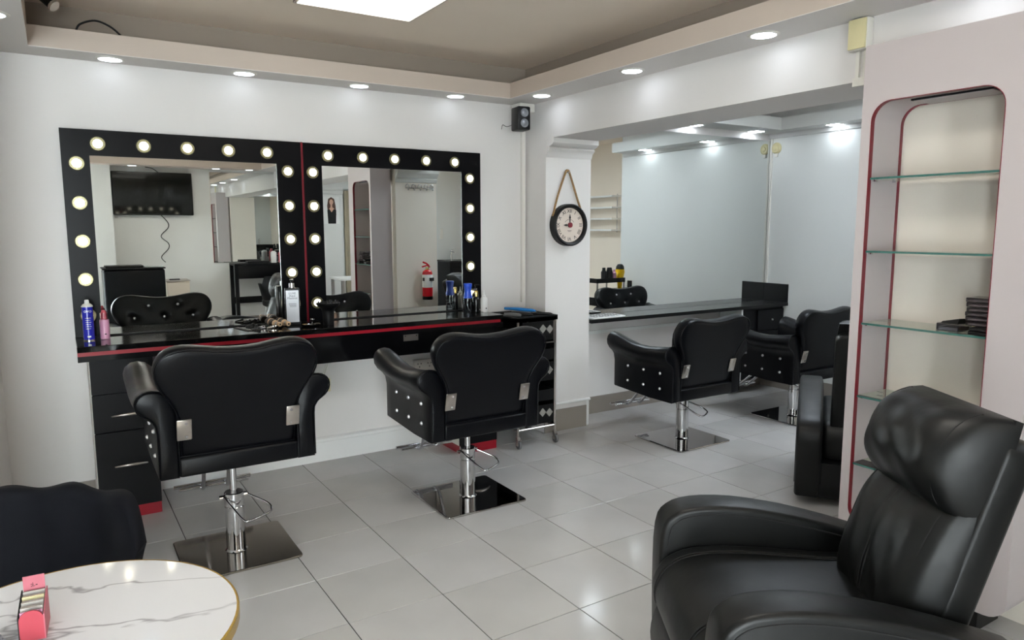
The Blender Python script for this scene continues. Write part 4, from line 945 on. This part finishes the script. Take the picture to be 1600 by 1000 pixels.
obj('edge', G().box(1.975, 1.985, YD+0.001, YD+0.014, 0.97, 2.33).box(2.96, 2.97, YD+0.001, YD+0.014, 0.97, 2.33), m_plastic_w, wm)
dk = thing('station_desk', 'black high desk under the far wall mirror', 'desk', (2.78, -2.6, 0), 0, None, True)
obj('top', G().box(2.2, 3.36, YD+0.016, -2.38, 0.935, 0.965), m_blackm, dk)
obj('apron', G().box(2.25, 3.31, -2.42, -2.40, 0.74, 0.935), m_black, dk)
for x in (2.2, 3.31): obj('leg', G().box(x, x+0.05, -2.43, -2.38, 0, 0.935), m_blackm, dk); obj('leg', G().box(x, x+0.05, YD+0.02, YD+0.07, 0, 0.935), m_blackm, dk)
obj('rail', G().box(2.25, 3.31, YD+0.03, YD+0.05, 0.34, 0.44), m_black, dk)
solo('white_bottle', G().lathe([(0.045, 0), (0.045, 0.16), (0.03, 0.17), (0.02, 0.18)], (2.80, -2.5, 0.9655), 20), m_white, 'white bottle on the far desk', 'bottle')
solo('coral_bottle', G().lathe([(0.04, 0), (0.04, 0.15), (0.02, 0.17), (0.018, 0.2)], (2.91, -2.5, 0.9655), 20), m_coral, 'coral pink bottle on the far desk', 'bottle')
solo('dark_tray', G().rbox(2.4, 2.72, -2.6, -2.42, 0.9655, 1.0, 0.006, 1), m_plastic_b, 'dark tray on the far desk below the mirror', 'tray')
tb = thing('tub_chair', 'black tub chair with thin chrome legs at the far desk', 'chair', (2.72, -1.98, 0))
sh_ = G(); v = []; f = []
for s_, rr in ((0, 0.30), (1, 0.26)):
    for j in range(9):
        for i in range(25):
            a = PI*(-0.12+1.24*i/24)+PI; k = j/8; r_ = rr*(0.72+0.28*k)
            v.append((r_*math.cos(a)*0.95, -r_*math.sin(a)*-0.9, 0.36+0.44*k*(1 if 5 < i < 19 else 0.75)))
for j in range(8):
    for i in range(24): f.append((j*25+i, j*25+i+1, (j+1)*25+i+1, (j+1)*25+i)); b = 225; f.append((b+j*25+i, b+(j+1)*25+i, b+(j+1)*25+i+1, b+j*25+i+1))
for i in range(24): f.append((200+i, 201+i, 225+201+i, 225+200+i)); f.append((i, 225+i, 226+i, 1+i))
for j in range(8): f.append((j*25, (j+1)*25, 225+(j+1)*25, 225+j*25)); f.append((j*25+24, 225+j*25+24, 225+(j+1)*25+24, (j+1)*25+24))
sh_.add(v, f); obj('shell', sh_.xf(Matrix.Rotation(PI, 4, 'Z')), m_leather, tb, sharp=60)
obj('seat', G().lathe([(0.2, 0.35), (0.23, 0.37), (0.24, 0.44), (0.2, 0.46)], n=28), m_leather, tb)
for (x, y) in ((-0.18, -0.18), (0.18, -0.18), (-0.18, 0.18), (0.18, 0.18)): obj('leg', G().tube([(x*0.8, y*0.8, 0.36), (x*1.2, y*1.2, 0.0)], 0.008, 8), m_chrome, tb)
rd = thing('reception_desk', 'black padded reception desk below the television', 'desk', (0.85, -2.1, 0), 0, None, True)
obj('body', G().rbox(0.47, 1.20, -2.35, -1.85, 0.0, 0.955, 0.03, 3), m_leather, rd)
obj('top', G().rbox(0.46, 1.21, -2.36, -1.84, 0.957, 0.975, 0.005, 1), m_blackm, rd)
solo('flat_case', G().rbox(0.50, 0.95, -2.2, -1.9, 0.9755, 1.005, 0.006, 1), m_plastic_b, 'flat black case lying on the reception desk', 'case')
solo('glass_plate', G().box(0.97, 1.19, -2.2, -1.9, 0.9755, 0.984), m_glass, 'glass plate on the corner of the reception desk', 'glass plate')
wc = thing('side_cabinet', 'small cream cabinet beside the reception desk', 'cabinet', (1.43, YD+0.2, 0), 0, None, True)
obj('body', G().box(1.28, 1.58, YD+0.012, YD+0.35, 0.0, 0.735), m_cream, wc)
obj('door', G().rbox(1.285, 1.575, YD+0.35, YD+0.366, 0.05, 0.72, 0.003, 1), m_cream, wc)
obj('top', G().box(1.27, 1.59, YD+0.01, YD+0.37, 0.735, 0.75), m_greycard, wc)
solo('remote', G().rbox(1.33, 1.47, YD+0.2, YD+0.24, 0.7505, 0.766, 0.004, 1), m_plastic_b, 'black remote on the small cream cabinet', 'remote')
# pier: hooks and extinguisher
hk = thing('hook_rail', 'chrome coat hook rail on the pier seen in the right mirror', 'hook rail', (3.27, 1.8, 1.90), 0, None, True)
obj('rail', G().tube([(3.11, 1.812, 1.91), (3.43, 1.812, 1.91)], 0.005, 8), m_chrome, hk)
for k in range(5):
    x = 3.13+k*0.07
    obj('hook', G().tube(smooth_path([(x-0.022, 1.815, 1.915), (x-0.016, 1.818, 1.94), (x, 1.82, 1.948), (x+0.016, 1.818, 1.94), (x+0.022, 1.815, 1.915)], 4), 0.004, 6).tube(smooth_path([(x, 1.812, 1.91), (x, 1.84, 1.885), (x, 1.852, 1.905)], 4), 0.004, 6), m_chrome, hk, sharp=60)
ex = thing('fire_extinguisher', 'red fire extinguisher on the pier seen in the right mirror', 'fire extinguisher', (3.315, 1.875, 0.735))
obj('cylinder', G().lathe([(0.050, 0.03), (0.055, 0.036), (0.055, 0.27), (0.048, 0.30), (0.025, 0.318), (0.018, 0.32)], n=28), m_extred, ex)
obj('foot', G().lathe([(0.054, 0.0), (0.056, 0.004), (0.056, 0.034), (0.05, 0.036)], n=28), m_plastic_b, ex)
obj('label', G().lathe([(0.0553, 0.13), (0.056, 0.132), (0.056, 0.265), (0.0553, 0.267)], n=28), m_white, ex)
obj('label_patch', G().box(-0.004, 0.05, 0.0, 0.0575, 0.2, 0.235).box(-0.057, -0.045, 0.0, 0.03, 0.2, 0.235), m_ink, ex)
obj('valve', G().cyl(0.018, 0.318, 0.345, n=14), m_goldcap, ex)
obj('lever', G().tube([(0.03, 0.0, 0.345), (0.0, 0.0, 0.365), (-0.06, 0.0, 0.35)], 0.008, 8).tube([(0.02, 0.0, 0.36), (-0.01, 0, 0.385), (-0.05, 0.0, 0.40)], 0.009, 8), m_extred, ex)
obj('bracket', G().box(-0.02, 0.02, -0.075, -0.05, 0.15, 0.22), m_plastic_b, ex)
# sink unit, switch, poster, curtain
sk = thing('sink_unit', 'black sink cabinet against the far wall seen in the right mirror', 'sink', (6.02, -2.55, 0), 0, None, True)
obj('body', G().box(5.74, 6.36, YD+0.012, -2.3, 0.0, 0.90), m_leather, sk)
obj('door', G().rbox(5.78, 6.32, -2.3, -2.285, 0.08, 0.82, 0.004, 1), m_blackm, sk)
obj('basin_top', G().box(5.73, 6.37, YD+0.012, -2.28, 0.90, 0.925), m_black, sk)
obj('tap', G().cyl(0.016, 0.925, 1.10, (5.93, -2.62, 0), 12).tube([(5.93, -2.62, 1.08), (5.93, -2.48, 1.06)], 0.012, 10).tube([(5.93, -2.62, 1.10), (5.96, -2.58, 1.13)], 0.008, 8), m_chrome, sk)
solo('wall_switch', G().rbox(5.80, 5.86, YD, YD+0.02, 1.30, 1.48, 0.004, 1), m_plastic_w, 'white tall switch plate above the sink cabinet', 'switch')
ps = thing('wall_poster', 'poster of a long haired person in a black top on the far pier', 'poster', (3.80, YD+0.1, 1.55), 0, None, True)
py = YD+0.1
obj('sheet', G().box(3.67, 3.93, py, py+0.003, 1.56, 2.0), m_white, ps)
obj('printed_hair', G().prism([(3.74, 1.70), (3.73, 1.85), (3.75, 1.96), (3.80, 1.99), (3.85, 1.96), (3.87, 1.85), (3.88, 1.70)], py+0.003, py+0.0036, 'y'), m_hair, ps)
obj('printed_face', G().prism([(3.80+0.032*math.cos(a*0.4), 1.91+0.045*math.sin(a*0.4)) for a in range(16)], py+0.0036, py+0.0042, 'y'), m_skin, ps)
obj('printed_neck', G().prism([(3.75, 1.79), (3.785, 1.83), (3.785, 1.88), (3.815, 1.88), (3.815, 1.83), (3.86, 1.79), (3.80, 1.73)], py+0.0036, py+0.0041, 'y'), m_skin, ps)
obj('printed_top', G().prism([(3.74, 1.562), (3.73, 1.78), (3.765, 1.80), (3.80, 1.745), (3.84, 1.80), (3.88, 1.78), (3.87, 1.562)], py+0.0042, py+0.0046, 'y'), m_plastic_b, ps)
ct = G(); P0 = [(4.02+0.02*k, YD+0.06+0.025*math.sin(k*1.3)) for k in range(24)]
ct.prism(P0+[(x, y+0.006) for x, y in reversed(P0)], 0.2, 2.1, 'z')
solo('curtain', ct, m_curtain, 'beige pleated curtain beside the poster on the far wall', 'curtain', sharp=80)
struct('door_1', G().box(3.975, 4.01, YD, YD+0.06, 0, 2.15).box(4.52, 4.56, YD, YD+0.06, 0, 2.15).box(3.975, 4.56, YD, YD+0.06, 2.12, 2.18), m_wallb)
wk = thing('wash_table', 'white desk with a dark panel behind the second opening', 'desk', (3.85, -1.7, 0), 0, None, True)
obj('top', G().box(3.5, 4.4, -2.0, -1.45, 0.72, 0.75), m_white, wk)
obj('panel', G().box(3.98, 4.4, -1.47, -1.45, 0.05, 0.72), m_leather, wk)
for x in (3.52, 4.35): obj('leg', G().box(x, x+0.04, -1.98, -1.94, 0, 0.72).box(x, x+0.04, -1.52, -1.48, 0, 0.72), m_steel, wk)
